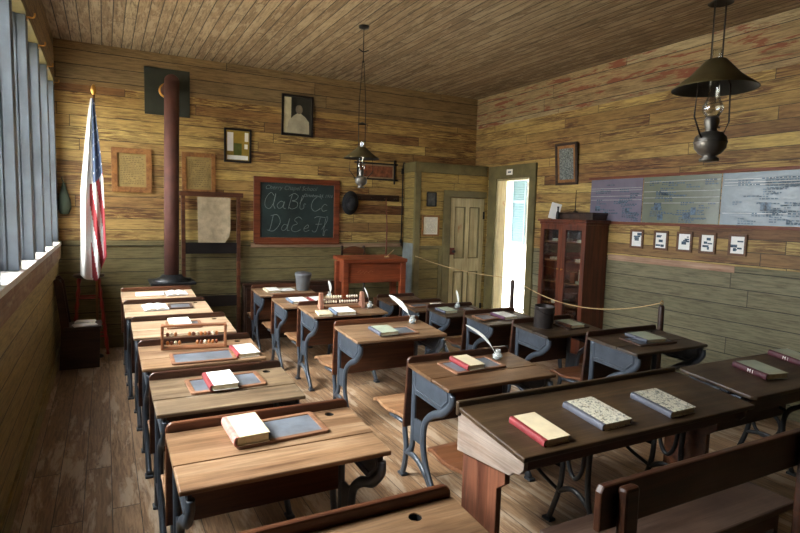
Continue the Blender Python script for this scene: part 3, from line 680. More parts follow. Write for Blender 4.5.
quill('M3', 0.63, -0.224, (2.2, 4.88, .885), 'slim quill in the inkwell right of the abacus with pink posts')
inkwell('M4', 0.605, -0.078, 'glass inkwell behind the left post of the pink-post abacus')
quill('M4', 0.605, -0.078, (2.10, 5.6, .875), 'short white quill standing behind the left post of the pink-post abacus', .014)
inkwell('R4', 0.34, -0.06, 'glass inkwell between book and slate on a small right column desk')
quill('R4', 0.34, -0.06, (3.33, 4.98, .80), 'upright white quill in front of the cream closet door', .013)
# abacuses
def abacus(k, u, v, yaw, label, w, h, style):
    t = thing('abacus', label, 'abacus', on(k, u, v, yaw))
    q = G()
    if style == 0:
        q.bb((-w/2, -.03, 0), (w/2, .03, .012), .003); q.bb((-w/2, -.018, h-.012), (w/2, .018, h), .003)
        for x in (-w/2, w/2): q.bb((x-.008, -.03, 0), (x+.008, .03, h), .004)
        q.obj('frame', M_abwood, t); rows = 2; beads = [(10, 2), (11, 0)]; r = .0145
    else:
        q.bb((-w/2, -.03, 0), (w/2, .03, .014), .003); q.obj('base', M_abwood, t)
        for x in (-w/2, w/2):
            q = G(); q.plate([(-.05, 0), (.05, 0), (.022, h), (-.022, h)], .034, M=Matrix(((0, 0, 1, x-.017), (1, 0, 0, 0), (0, 1, 0, 0), (0, 0, 0, 1))), bev=.003); q.obj('end_post', M_pinkwood, t)
        rows = 2; beads = [(14, 1), (13, 1)]; r = .0145
    for i in range(rows):
        z = h*(.24+.36*i) if style == 0 else h*(.42+.32*i)
        q = G(); q.sweep([(-w/2, 0, z), (w/2, 0, z)], .002, seg=6); q.obj('rod', M_rod, t)
        n = beads[i][0]; x = -w/2+.03; gapat = random.randint(3, n-3)
        free = w-.06-n*r*1.6
        for b in range(n):
            if b == gapat: x += free
            q = G(); q.ball((x, 0, z), r, seg=8, sc=(.75, 1, 1)); x += r*1.6
            q.obj('bead', M_bead[1] if style else M_bead[[0, 0, 1, 2][(b*7+i*3) % 4]], t)
abacus('L3', 0.32, -0.114, -7, 'framed wooden abacus with amber beads on a left column desk', .375, .155, 0)
abacus('M3', 0.366, -0.164, -4, 'abacus with pinkish tapered end posts and cream beads', .40, .145, 1)
# pails
t = thing('pail', 'lidded light grey pail on the front middle desk', 'pail', on('M5', 0.555, -0.197))
q = G(); q.lathe([(0, 0), (.072, 0), (.075, .01), (.092, .17), (.092, .178)], 24); q.obj('pail_body', M_enamel, t)
q = G(); q.lathe([(.096, .165), (.098, .168), (.098, .198), (.09, .205), (0, .21)], 24); q.obj('lid', M_enamel, t)
t = thing('pail', 'dark tin pail with wire handle on the right column desk', 'pail', on('R2', 0.191, -0.157))
q = G(); q.lathe([(0, 0), (.078, 0), (.08, .006), (.082, .165), (.085, .172), (.085, .182), (.080, .182), (.078, .17), (.074, .012), (0, .012)], 24); q.obj('pail_body', M_tin, t)
q = G(); q.sweep([(.083*math.cos(a)*1.0, -.083*abs(math.sin(a))*.98, .165-.045*math.sin(a)) for a in [PI*i/14 for i in range(15)]], .003, seg=6)
for x in (-.083, .083): q.box((x, 0, .165), (.008, .03, .03), .003)
q.obj('wire_handle', M_rod, t)

# ------------------------------------------------------------------ back wall
def wallM(wall, p, z, tilt=0):   # local x right along the wall, y up, z out of the wall
    if wall == 'b': return T(p, YB-.001, z) @ RX(90+tilt)
    return T(XR-.001, p, z) @ RZ(-90) @ RX(90+tilt)
def picture(wall, p, z, w, h, fw, label, fm, pm, name='framed_picture', cat='picture', group=None, th=.022, tilt=0, deco=None, mat=None, mw=0.0):
    t = thing(name, label, cat, wallM(wall, p, z, 0) @ T(0, 0, h/2*math.sin(math.radians(abs(tilt)))+(.012 if z+h/2 > HC else 0)) @ RX(abs(tilt)), group)
    q = G(); q.plate(rrect(w, h, .002), th, [rrect(w-2*fw, h-2*fw, .001)[::-1]], bev=.003); q.obj('frame', fm, t)
    q = G(); q.box((0, 0, .006), (w-2*fw+.004, h-2*fw+.004, .004)); q.obj('backing', mat or pm, t)
    if mat: q = G(); q.box((0, 0, .009), (w-2*fw-2*mw, h-2*fw-2*mw, .003)); q.obj('print', pm, t)
    if deco: deco(t, w-2*fw-2*mw, h-2*fw-2*mw, .0108 if mat else .0085)
    return t
def lines(m, n, seed, name='text_lines', mar=.1):
    def f(t, w, h, z):
        rr = random.Random(seed); q = G()
        for i in range(n):
            y = h*(.5-mar)-h*(1-2*mar)*i/(n-1); x = -w*(.5-mar)
            while x < w*(.5-mar):
                l = rr.uniform(.03, .1)*w
                if rr.random() < .85: q.box((x+l/2, y, z), (l, h*.35/n, .0006))
                x += l+w*.03
        return q.obj(name, m, t)
    return f
def d_portrait(t, w, h, z):
    q = G(); q.box((-w*.36, .0, z), (w*.26, h*.96, .0008)); q.obj('pale_curtain', plain('portrait_pale', (190, 182, 150), .6), t)
    q = G(); o = [(-w*.38, -h*.48), (w*.44, -h*.48), (w*.42, -h*.15), (w*.28, -h*.02), (w*.12, h*.06), (-w*.02, h*.06), (-w*.16, -h*.02), (-w*.32, -h*.16)]
    q.plate(o, .0012, M=T(0, 0, z)); q.obj('white_coat', plain('portrait_coat', (168, 162, 140), .6), t)
    q = G(); q.lathe([(0, 0), (w*.13, 0), (w*.12, .0022), (0, .003)], 18, T(w*.06, h*.17, z), sy=1.25); q.obj('face', plain('portrait_face', (112, 104, 90), .6), t)
def d_color(t, w, h, z):
    q = G(); q.box((-w*.32, h*.12, z), (w*.26, h*.62, .0008)); q.box((w*.38, h*.3, z), (w*.16, h*.3, .0008)); q.box((w*.36, -h*.02, z), (w*.14, h*.16, .0008)); q.box((0, -h*.4, z), (w*.9, h*.14, .0008)); q.obj('pale_patches', M_paperw, t)
    q = G(); q.box((.0, -h*.12, z), (w*.34, h*.4, .0007)); q.obj('green_patch', plain('print_green', (84, 92, 34), .6), t)
M_portrait = plain('portrait_ground', (44, 44, 38), .45)
M_ochre = plain('print_ochre', (150, 124, 44), .55)
G_docs = 'framed papers on the back wall'
picture('b', 2.18, 2.805, .41, .505, .025, 'black-framed portrait of a person in a white coat, highest picture on the back wall', M_blackwood, M_portrait, deco=d_portrait, tilt=-2)
picture('b', 1.44, 2.375, .325, .405, .024, 'small black-framed colourful print beside the stovepipe', M_blackwood, M_ochre, deco=d_color, tilt=-2)
M_doc = plain('brownish_document', (148, 124, 72), .6, var=.1, scale=10)
picture('b', .275, 2.01, .41, .49, .06, 'wide tan frame with faded document, between flag and stovepipe', M_frametan, M_doc, 'framed_document', deco=lines(M_ink, 16, 3))
picture('b', .99, 2.015, .38, .48, .05, 'tan-framed faded document just right of the stovepipe', M_frametan, M_doc, 'framed_document', deco=lines(M_ink, 14, 4))
t = picture('b', 3.31, 2.175, .58, .235, .022, 'oblong rustic frame with crossed corners behind the far hanging lamp', M_blackwood, plain('rust_print', (130, 76, 50), .6, var=.3, scale=16), mw=.02, mat=plain('print_mount', (150, 128, 100), .6))
q = G()
for sx in (-1, 1): q.box((sx*.279, 0, .014), (.02, .33, .018), .003)
for sy in (-1, 1): q.box((0, sy*.107, .014), (.66, .02, .019), .003)
q.obj('crossed_bars', M_blackwood, t)
# flue sheet and stove
q = G(); q.box((0, 0, -.002), (.48, .52, .020), .002); q.box((0, .03, .009), (.48, .006, .003)); o = q.obj('metal_sheet', M_plate); o.matrix_world = wallM('b', .655, 2.91) @ T(0, 0, .0125); tag(o, 'dark green metal sheet on the wall where the stovepipe enters', 'sheet metal')
t = thing('wood_stove', 'black iron stove with tall rust-red pipe behind the left column', 'stove', T(.635, 6.57, 0))
q = G(); q.box((0, 0, .47), (.38, .40, .56), .03); q.box((0, 0, .2), (.42, .44, .05), .012); q.obj('body', M_ironblk, t)
q = G(); q.box((0, 0, .79), (.46, .46, .03), .012); q.lathe([(.2, .80), (.2, .815), (.13, .84), (.1, .87), (0, .87)], 24); q.obj('top_plate', M_ironblk, t)
for sx in (-1, 1):
    for sy in (-1, 1): q = G(); q.sweep(smoothpath([(sx*.15, sy*.15, .19), (sx*.19, sy*.18, .1), (sx*.18, sy*.17, .05), (sx*.22, sy*.2, .008)]), .022, seg=8); q.obj('leg', M_ironblk, t)
q = G(); q.box((0, -.205, .48), (.24, .02, .26), .01); q.ball((.09, -.225, .48), .014); q.obj('stove_door', M_ironblk, t)
q = G(); q.sweep([(0, .02, .84), (.01, .02, 1.8), (.025, .02, 2.95)], .077, seg=24); q.ball((.025, .02, 2.95), .077, seg=24); q.sweep([(.025, .02, 2.93), (.015, .43, 2.92)], .066, seg=24); q.lathe([(.079, 1.55), (.079, 1.58)], 20, T(.005, .02, 0)); q.obj('stovepipe', M_pipe, t)
q = G(); q.lathe([(.067, -.02), (.085, -.018), (.085, .0), (.067, .0)], 24, T(.010, .425, 2.92) @ RX(-90)); q.obj('flue_collar', M_gold, t)
# map stand with hanging chart
t = thing('display_stand', 'tall dark wooden stand with black bars and a hanging chart, right of the stovepipe', 'stand', T(1.115, 6.93, 0))
for x in (-.315, .315): q = G(); q.bb((x-.022, -.02, .04), (x+.022, .02, 1.76), .004); q.obj('post', M_panred, t); q = G(); q.bb((x-.025, -.11, 0), (x+.025, .07, .045), .008); q.obj('foot', M_panred, t)
q = G(); q.bb((-.36, -.025, 1.745), (.37, .025, 1.80), .006); q.obj('top_bar', M_panred, t)
for z in (1.07, .43): q = G(); q.bb((-.3, -.014, z), (.3, .014, z+.13), .004); q.obj('cross_bar', M_blackwood, t)
q = G(); n = 10
o = [(-.16+.37*i/n, .0) for i in range(n+1)]
pts = [(-.16, .0), (.215, 0), (.215, -.38), (.20, -.46), (.15, -.535), (-.155, -.535)]
q.plate(pts, .003, M=T(0, -.034, 1.738) @ RX(90)); q.obj('paper_chart', M_chartpaper, t)
# blackboard
t = thing('blackboard', 'red-framed blackboard with chalk letters on the back wall', 'blackboard', wallM('b', 2.203, 1.607))
q = G(); q.plate(rrect(1.14, .83, .002), .03, [rrect(.98, .69, .001)[::-1]], bev=.004); q.obj('frame', M_framered, t)
G().box((0, 0, .008), (.99, .70, .008)).obj('board', M_board, t)
G().bb((-.56, -.43, .0), (.56, -.41, .06), .004).obj('chalk_ledge', M_framered, t)
LET = {'A': [[(.55, .8), (.3, 1), (.05, .6), (.1, .15), (.4, .0), (.6, .4), (.62, .95), (.6, .3), (.75, 0)]], 'a': [[(.5, .4), (.25, .5), (.05, .25), (.2, .02), (.42, .15), (.5, .48), (.48, .1), (.65, .02)]],
       'B': [[(.1, .0), (.2, .95)], [(.0, .8), (.3, 1), (.6, .85), (.5, .6), (.25, .52), (.6, .45), (.65, .15), (.35, .0), (.1, .12)]], 'b': [[(.05, .45), (.25, .9), (.15, 1), (.1, .3), (.2, .02), (.42, .1), (.4, .4), (.55, .4)]],
       'C': [[(.7, .8), (.5, 1), (.15, .7), (.1, .25), (.4, .0), (.75, .2)]], 'c': [[(.45, .4), (.25, .5), (.08, .25), (.2, .02), (.5, .1)]],
       'D': [[(.3, .95), (.25, .1), (.1, .05), (.5, .0), (.8, .5), (.55, .95), (.15, .9)]], 'd': [[(.45, .42), (.2, .48), (.05, .2), (.2, .02), (.42, .2), (.55, .95), (.5, .1), (.7, .05)]],
       'E': [[(.65, .85), (.4, 1), (.15, .8), (.4, .55), (.1, .4), (.08, .1), (.4, .0), (.7, .15)]], 'e': [[(.1, .22), (.4, .32), (.3, .5), (.08, .25), (.2, .02), (.5, .12)]],
       'F': [[(.1, .9), (.3, 1), (.85, .95)], [(.5, .95), (.4, .1), (.2, .0), (.1, .1)], [(.25, .5), (.7, .52)]], 'f': [[(.05, .1), (.3, .6), (.35, .95), (.22, .9), (.22, -.2), (.3, -.25), (.32, .05), (.5, .1)]]}
def chalk(ch, x, y, s, q, r=.0035):
    for st in LET[ch]: q.sweep([(p.x, p.y, .0125) for p in smoothpath([(x+a*s+b*s*.18, y+b*s, 0) for a, b in st], 5)], r, .0006, 5)
for n_, word in enumerate((('A', -.45, .02, .2), ('a', -.29, .02, .19), ('B', -.15, .02, .2), ('b', -.0, .02, .17), ('C', .15, .0, .2), ('c', .3, .0, .19), ('D', -.42, -.26, .21), ('d', -.23, -.26, .17), ('E', -.1, -.27, .19), ('e', .06, -.27, .18), ('F', .17, -.27, .2), ('f', .31, -.26, .19))):
    q = G(); chalk(*word, q); q.obj('chalk_letter', M_chalk, t)
M_chalkf = plain('faint_chalk', (98, 108, 102), .9, var=.15, scale=60)
textmesh('Cherry Chapel School', .075, T(-.09, .285, .0122), M_chalkf, 'chalk_heading', t, .35)
textmesh('October 24, 1916', .055, T(.27, .20, .0122), M_chalk, 'chalk_date', t, .35)
# hat shelf, hat, pointer, window pole
t = thing('peg_rail', 'dark peg rail on the back wall left of the closet', 'peg rail', wallM('b', 3.34, 1.815))
q = G(); q.box((0, 0, .011), (.66, .085, .022), .004); q.obj('rail_board', M_darkwood, t)
for x in (-.28, -.1, .1, .25): q = G(); q.lathe([(0, 0), (.009, 0), (.008, .05), (.013, .055), (0, .065)], 10, T(x, -.01, .02)); q.obj('peg', M_darkwood, t)
t = thing('hat', 'round black felt hat hanging on the wall between blackboard and peg rail', 'hat', T(2.92, 6.99, 1.73) @ RX(90+6))
q = G(); q.lathe([(0, .0), (.085, .0), (.15, -.012), (.155, -.004), (.15, .002), (.1, .012), (.088, .03), (.085, .07), (.07, .1), (.03, .112), (0, .113)], 28, sx=.78, sy=1.04); q.obj('hat_body', M_felt, t)
q = G(); q.lathe([(.089, .014), (.0885, .045)], 28, sx=.79, sy=1.05); q.obj('hat_band', M_dark, t)
q = G(); q.sweep([(3.44, 6.96, 1.81), (3.46, 6.95, 1.40), (3.455, 6.95, 1.08), (3.45, 6.955, .98)], .011, seg=8, radii=[.7, .9, 1, 1.1]); q.lathe([(.004, 0), (.018, .005), (.004, .01)], 10, T(3.44, 6.96, 1.81))
tag(q.obj('pointer_stick', M_redtrim), 'slim red-brown pointer stick hanging from the peg rail', 'pointer')
q = G(); q.sweep([(3.715, 7.0, 2.28), (3.715, 7.0, 1.15)], .009, seg=8); q.box((3.715, 7.01, 2.2), (.03, .03, .08), .004); q.box((3.715, 7.01, 1.22), (.03, .03, .05), .004); q.sweep(smoothpath([(3.715, 7.0, 2.28), (3.715, 6.98, 2.32), (3.715, 6.95, 2.30)]), .006)
tag(q.obj('window_pole', M_ironblk), 'thin dark pole with hook upright against the closet side', 'pole')
# closet pictures
def CMx(x, z): return T(x, CY-.001, z) @ RX(90)
t = thing('framed_picture', 'small dark oval-looking photograph on the closet front', 'picture', CMx(4.005, 1.815))
q = G(); q.plate(rrect(.155, .20, .012), .02, [rrect(.125, .17, .008)[::-1]], bev=.003); q.obj('frame', M_blackwood, t); G().box((0, 0, .006), (.13, .175, .006)).obj('photograph', plain('dim_photo', (70, 72, 70), .4, var=.3, scale=18), t)
t = thing('framed_document', 'brown-framed white paper on the closet front below the small photograph', 'document', CMx(4.0, 1.45))
q = G(); q.plate(rrect(.28, .29, .002), .02, [rrect(.23, .24, .001)[::-1]], bev=.003); q.obj('frame', M_frametan, t); G().box((0, 0, .006), (.235, .245, .006)).obj('document', M_paper, t); lines(plain('pale_print', (170, 164, 148), .8), 14, 12)(t, .23, .24, .0092)
# recitation bench along the back wall
t = thing('low_cupboard', 'low dark cupboard along the back wall between stand and teacher desk', 'cupboard', T(2.035, 6.925, 0))
q = G(); q.bb((-.55, -.085, .0), (.62, .085, .68), .004); q.obj('carcass', M_darkwood, t)
q = G(); q.bb((-.57, -.1, .68), (.64, .088, .705), .005); q.obj('top_board', M_pandark, t)
for i in range(3): q = G(); x = -.35+i*.385; q.plate(rrect(.36, .58, .003), .015, [rrect(.26, .48, .002)[::-1]], M=T(x, -.085, .36) @ RX(90), bev=.003); q.box((x, -.089, .36), (.27, .006, .49)); q.ball((x+.15, -.108, .38), .012); q.obj('cupboard_door', M_pandark, t)
# teacher desk and chair
t = thing('teacher_desk', 'tall red-brown teacher desk in front of the back wall', 'desk', T(2.95, 6.36, 0))
q = G(); q.bb((-.44, -.18, -.022), (.43, .18, .022), .006, T(0, 0, 1.03) @ RX(5)); q.obj('desktop', M_tdesk, t)
q = G(); q.bb((-.385, -.135, .745), (.375, .14, .995), .003); q.obj('case', M_tdesk, t)
for sx in (-1, 1):
    for sy in (-1, 1): q = G(); q.bb((sx*.39-.035, sy*.125-.035, 0), (sx*.39+.035, sy*.125+.035, 1.0), .004, T(-.005, 0, 0)); q.obj('leg', M_tdesk, t)
q = G(); P_ = [(-.24, .875), (-.2, .9), (-.2, .86), (-.16, .89), (-.15, .86), (-.12, .89), (-.09, .87), (-.06, .895), (-.03, .88)]
q.sweep([(x, -.1362, z) for x, z in P_], .0035, .001, 5, up=(0, 1, 0)); q.obj('chalk_scrawl', plain('dusty_scrawl', (176, 112, 80), .8), t)
t = thing('chair', 'dark round-backed chair behind the teacher desk', 'chair', T(2.95, 6.83, 0))
q = G(); q.box((0, -.0, .45), (.36, .2, .03), .012); q.obj('seat', M_darkwood, t)
for x in (-.16, .16): q = G(); q.sweep([(x, .07, 0), (x, .08, .45), (x*1.0, .11, 1.13)], .017, seg=8); q.ball((x, .11, 1.14), .022); q.obj('back_post', M_darkwood, t); q = G(); q.sweep([(x, -.08, 0), (x, -.08, .44)], .016, seg=8); q.obj('leg', M_darkwood, t)
q = G(); o = [(-.16, 0)]+[(-.16+.32*i/10, .05+.055*math.sin(PI*i/10)) for i in range(11)]+[(.16, 0)]; q.plate(o[::-1], .02, M=T(0, .115, 1.05) @ RX(90)); q.obj('top_rail', M_panred, t); q = G(); q.bb((-.16, .085, .75), (.16, .1, .8), .004); q.obj('back_slat', M_panred, t)
q = G(); q.sweep([(3.16, 6.33, 1.062), (3.24, 6.39, 1.10), (3.32, 6.45, 1.135)], .006, seg=6, radii=[.5, 1, .6]); q.box((3.16, 6.33, 1.056), (.05, .05, .012), .002)
tag(q.obj('pen', M_rope), 'pale wooden pen slanting from its rest on the teacher desk', 'pen')

# ------------------------------------------------------------------ left corner: flag, stool, bench, bag
t = thing('flag', 'red, white and blue flag hanging limp from a tall pole, back left corner', 'flag', T(-.10, 6.57, 0))
q = G(); NU, NV = 44, 80; bm = q.bm; vv = []
for j in range(NV+1):
    v = j/NV; row = []
    wl = -.005-.10*min(1, v*1.9)**.8-.035*v; wr = .014+.055*min(1, v*2)**.8+.045*v
    for i in range(NU+1):
        u = i/NU
        zb = 2.685-(1.80+.06*math.sin(u*PI*.9)-.24*max(0, u-.55)*2)*v
        amp = (.006+.026*v**.7)
        x = wl+(wr-wl)*u+.010*v*math.sin(u*9+v*3); y = .0+amp*math.sin(u*2*PI*2.6+1.2*v)+.02*math.sin(v*4)
        row.append(bm.verts.new((x, y*1.0, zb)))
    vv.append(row)
for j in range(NV):
    for i in range(NU):
        f = bm.faces.new((vv[j][i], vv[j+1][i], vv[j+1][i+1], vv[j][i+1])); f.smooth = True
        u, v = (i+.5)/NU, (j+.5)/NV
        if v < .46: mi = 2 if u > .48+.12*v else 0
        else:
            s_ = u*6.2-(v-.46)*5.0; mi = 1 if (math.floor(s_) % 2 == 0 and u > .42) else 0
            if u > .9 and v > .8: mi = 1
        if mi == 2 and (j % 6 == 2) and (i % 6 in (1,)): mi = 0
        f.material_index = mi
o = q.obj('flag_cloth', [M_flagw, M_flagr, M_flagb], t); so = o.modifiers.new('thick', 'SOLIDIFY'); so.thickness = .003
q = G(); q.sweep([(.0, .07, .02), (.02, .07, 2.74)], .012, seg=10); q.obj('flagpole', M_frametan, t)
q = G(); q.lathe([(0, 2.78), (.012, 2.785), (.02, 2.80), (.03, 2.83), (.022, 2.87), (.01, 2.89), (0, 2.895)], 14, T(.02, .07, -.055)); q.obj('finial', M_gold, t)
q = G(); q.lathe([(0, 0), (.06, 0), (.055, .02), (.02, .035), (0, .035)], 16, T(0, .065, 0)); q.obj('pole_base', M_ironblk, t)
t = thing('stool', 'tall red spindle stool under the hanging flag', 'stool', T(-.17, 6.84, 0))
q = G(); q.lathe([(0, .835), (.14, .835), (.15, .845), (.15, .86), (.14, .868), (0, .868)], 24); q.obj('seat', M_darkwood, t)
for sx in (-1, 1):
    for sy in (-1, 1):
        q = G(); n = 25; a = Vector((sx*.09, sy*.07, .835)); b = Vector((sx*.165, sy*.115, .0))
        q.sweep([a.lerp(b, i/(n-1)) for i in range(n)], .015, seg=8, radii=[1+.35*math.sin(i*1.6) for i in range(n)]); q.obj('leg', M_stoolred, t)
for z, k in ((.62, .115), (.33, .138), (.2, .148)):
    for sg in (-1, 1):
        q = G(); q.sweep([(-k, sg*k*.7, z), (k, sg*k*.7, z)], .009, seg=8); q.sweep([(sg*k, -k*.7, z-.05), (sg*k, k*.7, z-.05)], .009, seg=8); q.obj('rung', M_stoolred, t)
t = thing('corner_bench', 'dark high-backed wooden bench seat in the back left corner', 'bench', T(-.28, 6.2, 0))
for y in (0, .28): q = G(); q.plate([(-.145, 0), (-.12, .40), (-.17, .88), (-.14, .90), (-.10, .85), (-.05, .42), (.2, .42), (.21, .36), (.2, 0)], .025, M=Matrix(((1, 0, 0, 0), (0, 0, 1, y), (0, 1, 0, 0), (0, 0, 0, 1)))); q.obj('end_panel', M_darkwood, t)
q = G(); q.bb((-.10, -.02, .395), (.225, .32, .42), .006); q.obj('seat', M_benchseat, t)
for z0, z1 in ((.5, .64), (.70, .86)): q = G(); q.bb((-.012, .025, 0), (.006, .28, z1-z0), .004, T(-.085-.10*(z0-.42), 0, z0) @ RY(-6.5)); q.obj('back_slat', M_darkwood, t)
q = G(); q.bb((.18, .026, .05), (.198, .28, .395), .003); q.obj('front_board', M_darkwood, t)
paper('', 0, 0, 0, 'loose white papers on the near side of the corner bench seat', .2, .13, M=T(-.2, 6.26, .42) @ RZ(12))
paper('', 0, 0, 0, 'pile of white papers on the far side of the corner bench seat', .17, .14, M=T(-.2, 6.42, .42) @ RZ(-8), n=5)
q = G(); q.lathe([(0, 0), (.05, .01), (.075, .07), (.07, .16), (.04, .25), (.018, .32), (.01, .34)], 14, T(-.385, 6.965, 1.50), sx=.85, sy=.7); q.sweep(smoothpath([(-.385, 6.965, 1.83), (-.40, 6.975, 1.88), (-.40, 7.01, 1.9)]), .006)
tag(q.obj('cloth_bag', M_green), 'dark green cloth bag hanging in the corner beside the flag', 'bag')

# ------------------------------------------------------------------ right wall
t = thing('book_cabinet', 'red-brown glazed book cabinet against the right wall', 'cabinet', T(4.61, 4.42, 0))
CW, CD, CH = .71, .345, 1.59
q = G(); q.bb((.02, 0, 0), (CD, .022, CH-.03), .003); q.bb((.02, CW-.022, 0), (CD, CW, CH-.03), .003); q.bb((CD-.012, .02, .05), (CD, CW-.02, CH-.03)); q.bb((.02, .02, 0), (CD-.01, CW-.02, .09), .003); q.bb((.02, .02, CH-.05), (CD-.01, CW-.02, CH-.03)); q.obj('carcass', M_cab, t)
q = G(); q.bb((-.03, -.03, CH-.03), (CD+.002, CW+.03, CH), .008); q.bb((-.012, -.012, CH-.06), (CD, CW+.012, CH-.03), .006); q.obj('cornice', M_cab, t)
SZ = (.34, .60, .86, 1.11, 1.33)
for z in SZ: q = G(); q.bb((.045, .022, z-.012), (CD-.012, CW-.022, z+.004), .002); q.obj('shelf', M_frametan, t)
for y0, y1, ky in ((0, CW/2-.002, CW/2-.035), (CW/2+.002, CW, CW/2+.03)):
    q = G(); q.plate([(y0, .09), (y1, .09), (y1, CH-.06), (y0, CH-.06)], .022, [[(y0+.055, .30), (y0+.055, CH-.12), (y1-.055, CH-.12), (y1-.055, .30)]], M=Matrix(((0, 0, 1, 0), (1, 0, 0, 0), (0, 1, 0, 0), (0, 0, 0, 1)))); q.bb((.006, y0+.05, .12), (.016, y1-.05, .31))
    dd = q.obj('door', M_cab, t); G().bb((.009, y0+.05, .30), (.012, y1-.05, CH-.12)).obj('glass_pane', M_cabglass, dd)
    q = G(); q.lathe([(0, 0), (.006, 0), (.006, .012), (.012, .02), (0, .028)], 10, T(0, ky, 1.02) @ RY(-90)); q.obj('knob', M_gold, dd)
cb = [(1.33, .12, 'flat white paper stack', .14), (1.11, .14, '', .13), (.86, .12, '', .1), (1.33, .52, '', .12), (1.11, .55, '', .14), (.60, .5, '', .12)]
nm = ['top shelf near side', 'second shelf near side', 'third shelf near side', 'top shelf far side', 'second shelf far side', 'fourth shelf far side']
for i, (z, y, _, w_) in enumerate(cb):
    book('', 0, 0, 0, 'pale book lying in the glazed cabinet, ' + nm[i], .15, .2, .03, M_paper if i % 2 else M_greencov, M_creamcov, M=T(4.78, 4.42+y, z+.0045) @ RZ(90+i*4), group='books in the cabinet')
q = G(); q.box((4.80, 4.55, .945), (.13, .13, .16), .004); tag(q.obj('cardboard_box', M_creamcov), 'pale box inside the glazed cabinet behind the near pane', 'box')
q = G(); q.box((4.74, 4.68, .925), (.07, .07, .12), .006); tag(q.obj('small_box', plain('orange_tin', (170, 96, 54), .5)), 'small orange tin inside the glazed cabinet', 'tin')
q = G(); q.bb((4.72, 4.44, 1.5905), (4.94, 4.95, 1.66), .006); q.bb((4.71, 4.43, 1.655), (4.95, 4.96, 1.672), .004); tag(q.obj('flat_box', M_darkwood), 'long flat dark box on top of the glazed cabinet', 'box')
q = G(); q.bb((-.06, -.005, 0), (.06, .005, .19), .001, T(4.70, 5.03, 1.5925) @ RZ(-30) @ RX(-8) @ RY(14)); tag(q.obj('leaning_card', M_paperw), 'white card leaning on top of the glazed cabinet', 'card')
q = G(); q.lathe([(0, 0), (.022, 0), (.024, .01), (.02, .07), (.01, .095), (.01, .13), (.013, .135), (.013, .145), (0, .146)], 14, T(4.67, 4.92, 1.5905)); tag(q.obj('bottle', M_dark), 'small black bottle in front of the white card on the cabinet', 'bottle')
q = G(); q.lathe([(0, 0), (.03, 0), (.028, .012), (.006, .02), (.004, .25), (0, .26)], 12, T(4.84, 4.82, 1.6725)); tag(q.obj('spike_stand', M_rod), 'thin upright dark spike standing on the flat box', 'spike')
# framed ornament and little frames
M_orn = plain('ornament_print', (92, 98, 96), .5, var=.9, scale=60)
picture('r', 5.10, 2.255, .36, .50, .03, 'tan-framed dark ornamental print beside the open doorway', M_darkwood, M_orn, tilt=-5, mat=M_frametan, mw=.035)
for i, y in enumerate((4.04, 3.75, 3.49, 3.255, 2.975)):
    picture('r', y, 1.405, .165, .195, .022, ['first little brown frame under the wall poster, counting from the cabinet', 'second little brown frame under the wall poster, counting from the cabinet', 'middle of the five little frames under the wall poster', 'fourth little brown frame under the wall poster, counting from the cabinet', 'little brown frame farthest from the cabinet, under the wall poster'][i], M_frame, M_paperw, 'framed_print', 'picture', 'little frames under the poster', .016,
            deco=(lambda sd: lambda t, w, h, z: (lambda q, r: ([q.box((r.uniform(-w*.3, w*.3), r.uniform(-h*.35, h*.35), z), (w*r.uniform(.15, .5), h*r.uniform(.06, .2), .0008)) for _ in range(5)], q.obj('print_marks', M_inkblue, t)))(G(), random.Random(sd)))(i))
M_crease = plain('pale_crease', (168, 172, 170), .3, var=.1)
M_pp = plain('poster_print', (64, 86, 104), .4, var=.5, scale=30)
# laminated poster, three sheets
def lamin(name, col):
    m, N, b = newmat(name); t = nd(N, 'ShaderNodeTexCoord')
    mp = nd(N, 'ShaderNodeMapping'); mp.inputs['Scale'].default_value = (3, 5, 1); N.links.new(t.outputs['Object'], mp.inputs[0])
    f = noise(N, mp.outputs[0], 1.6, 2, .5, .8); f2 = noise(N, t.outputs['Object'], 5, 4, .6)
    c0 = lin(col); N.links.new(ramp(N, f2, [(.3, tuple(x*.8 for x in c0[:3])+(1,)), (.7, c0)]), b.inputs['Base Color'])
    b.inputs['Roughness'].default_value = .22; bump(N, b, f, .12, .03); return m
for i, (y0, y1, col, lab) in enumerate(((4.71, 4.01, (122, 116, 132), 'lilac-grey laminated poster sheet beside the glazed cabinet'), (4.00, 3.17, (118, 124, 110), 'greenish middle sheet of the laminated wall poster'), (3.16, 1.3, (112, 126, 134), 'bluish shiny sheet of the laminated wall poster, at the right edge'))):
    W = y0-y1; t = thing('wall_poster', lab, 'poster', wallM('r', (y0+y1)/2, 1.813), 'sheets of the long wall poster')
    q = G(); q.box((0, 0, .002), (W, .462, .003)); q.obj('sheet', lamin('laminate_%s' % 'abc'[i], col), t)
    r = random.Random(20+i)
    for k in range(int(W*34)):
        bx, by = r.uniform(-W*.45, W*.4), r.uniform(-.2, .19); q = G()
        for l in range(r.choice((1, 2, 3))):
            x = bx
            for c_ in range(r.randint(2, 6)):
                w_ = r.uniform(.012, .035)
                if x+w_ < W*.48 and by-l*.02 > -.222: q.box((x+w_/2, by-l*.02, .0036), (w_, .011, .0008))
                x += w_+.008
        if len(q.bm.verts): q.obj('printed_text', M_inkblue, t)
    for k in range(4): y = r.uniform(-.2, .21); q = G(); q.box((0, y, .0036), (W*.98, .004, .0006)); q.obj('crease_line', M_crease, t)  # pale strips put in for the light lines along the sheet's creases
    for k in range(3+i): x = r.uniform(-W*.42, W*.42); y = r.uniform(-.18, -.05); q = G(); q.box((x, y, .0037), (r.uniform(.05, .09), r.uniform(.04, .08), .0008)); q.obj('printed_picture', M_pp, t)
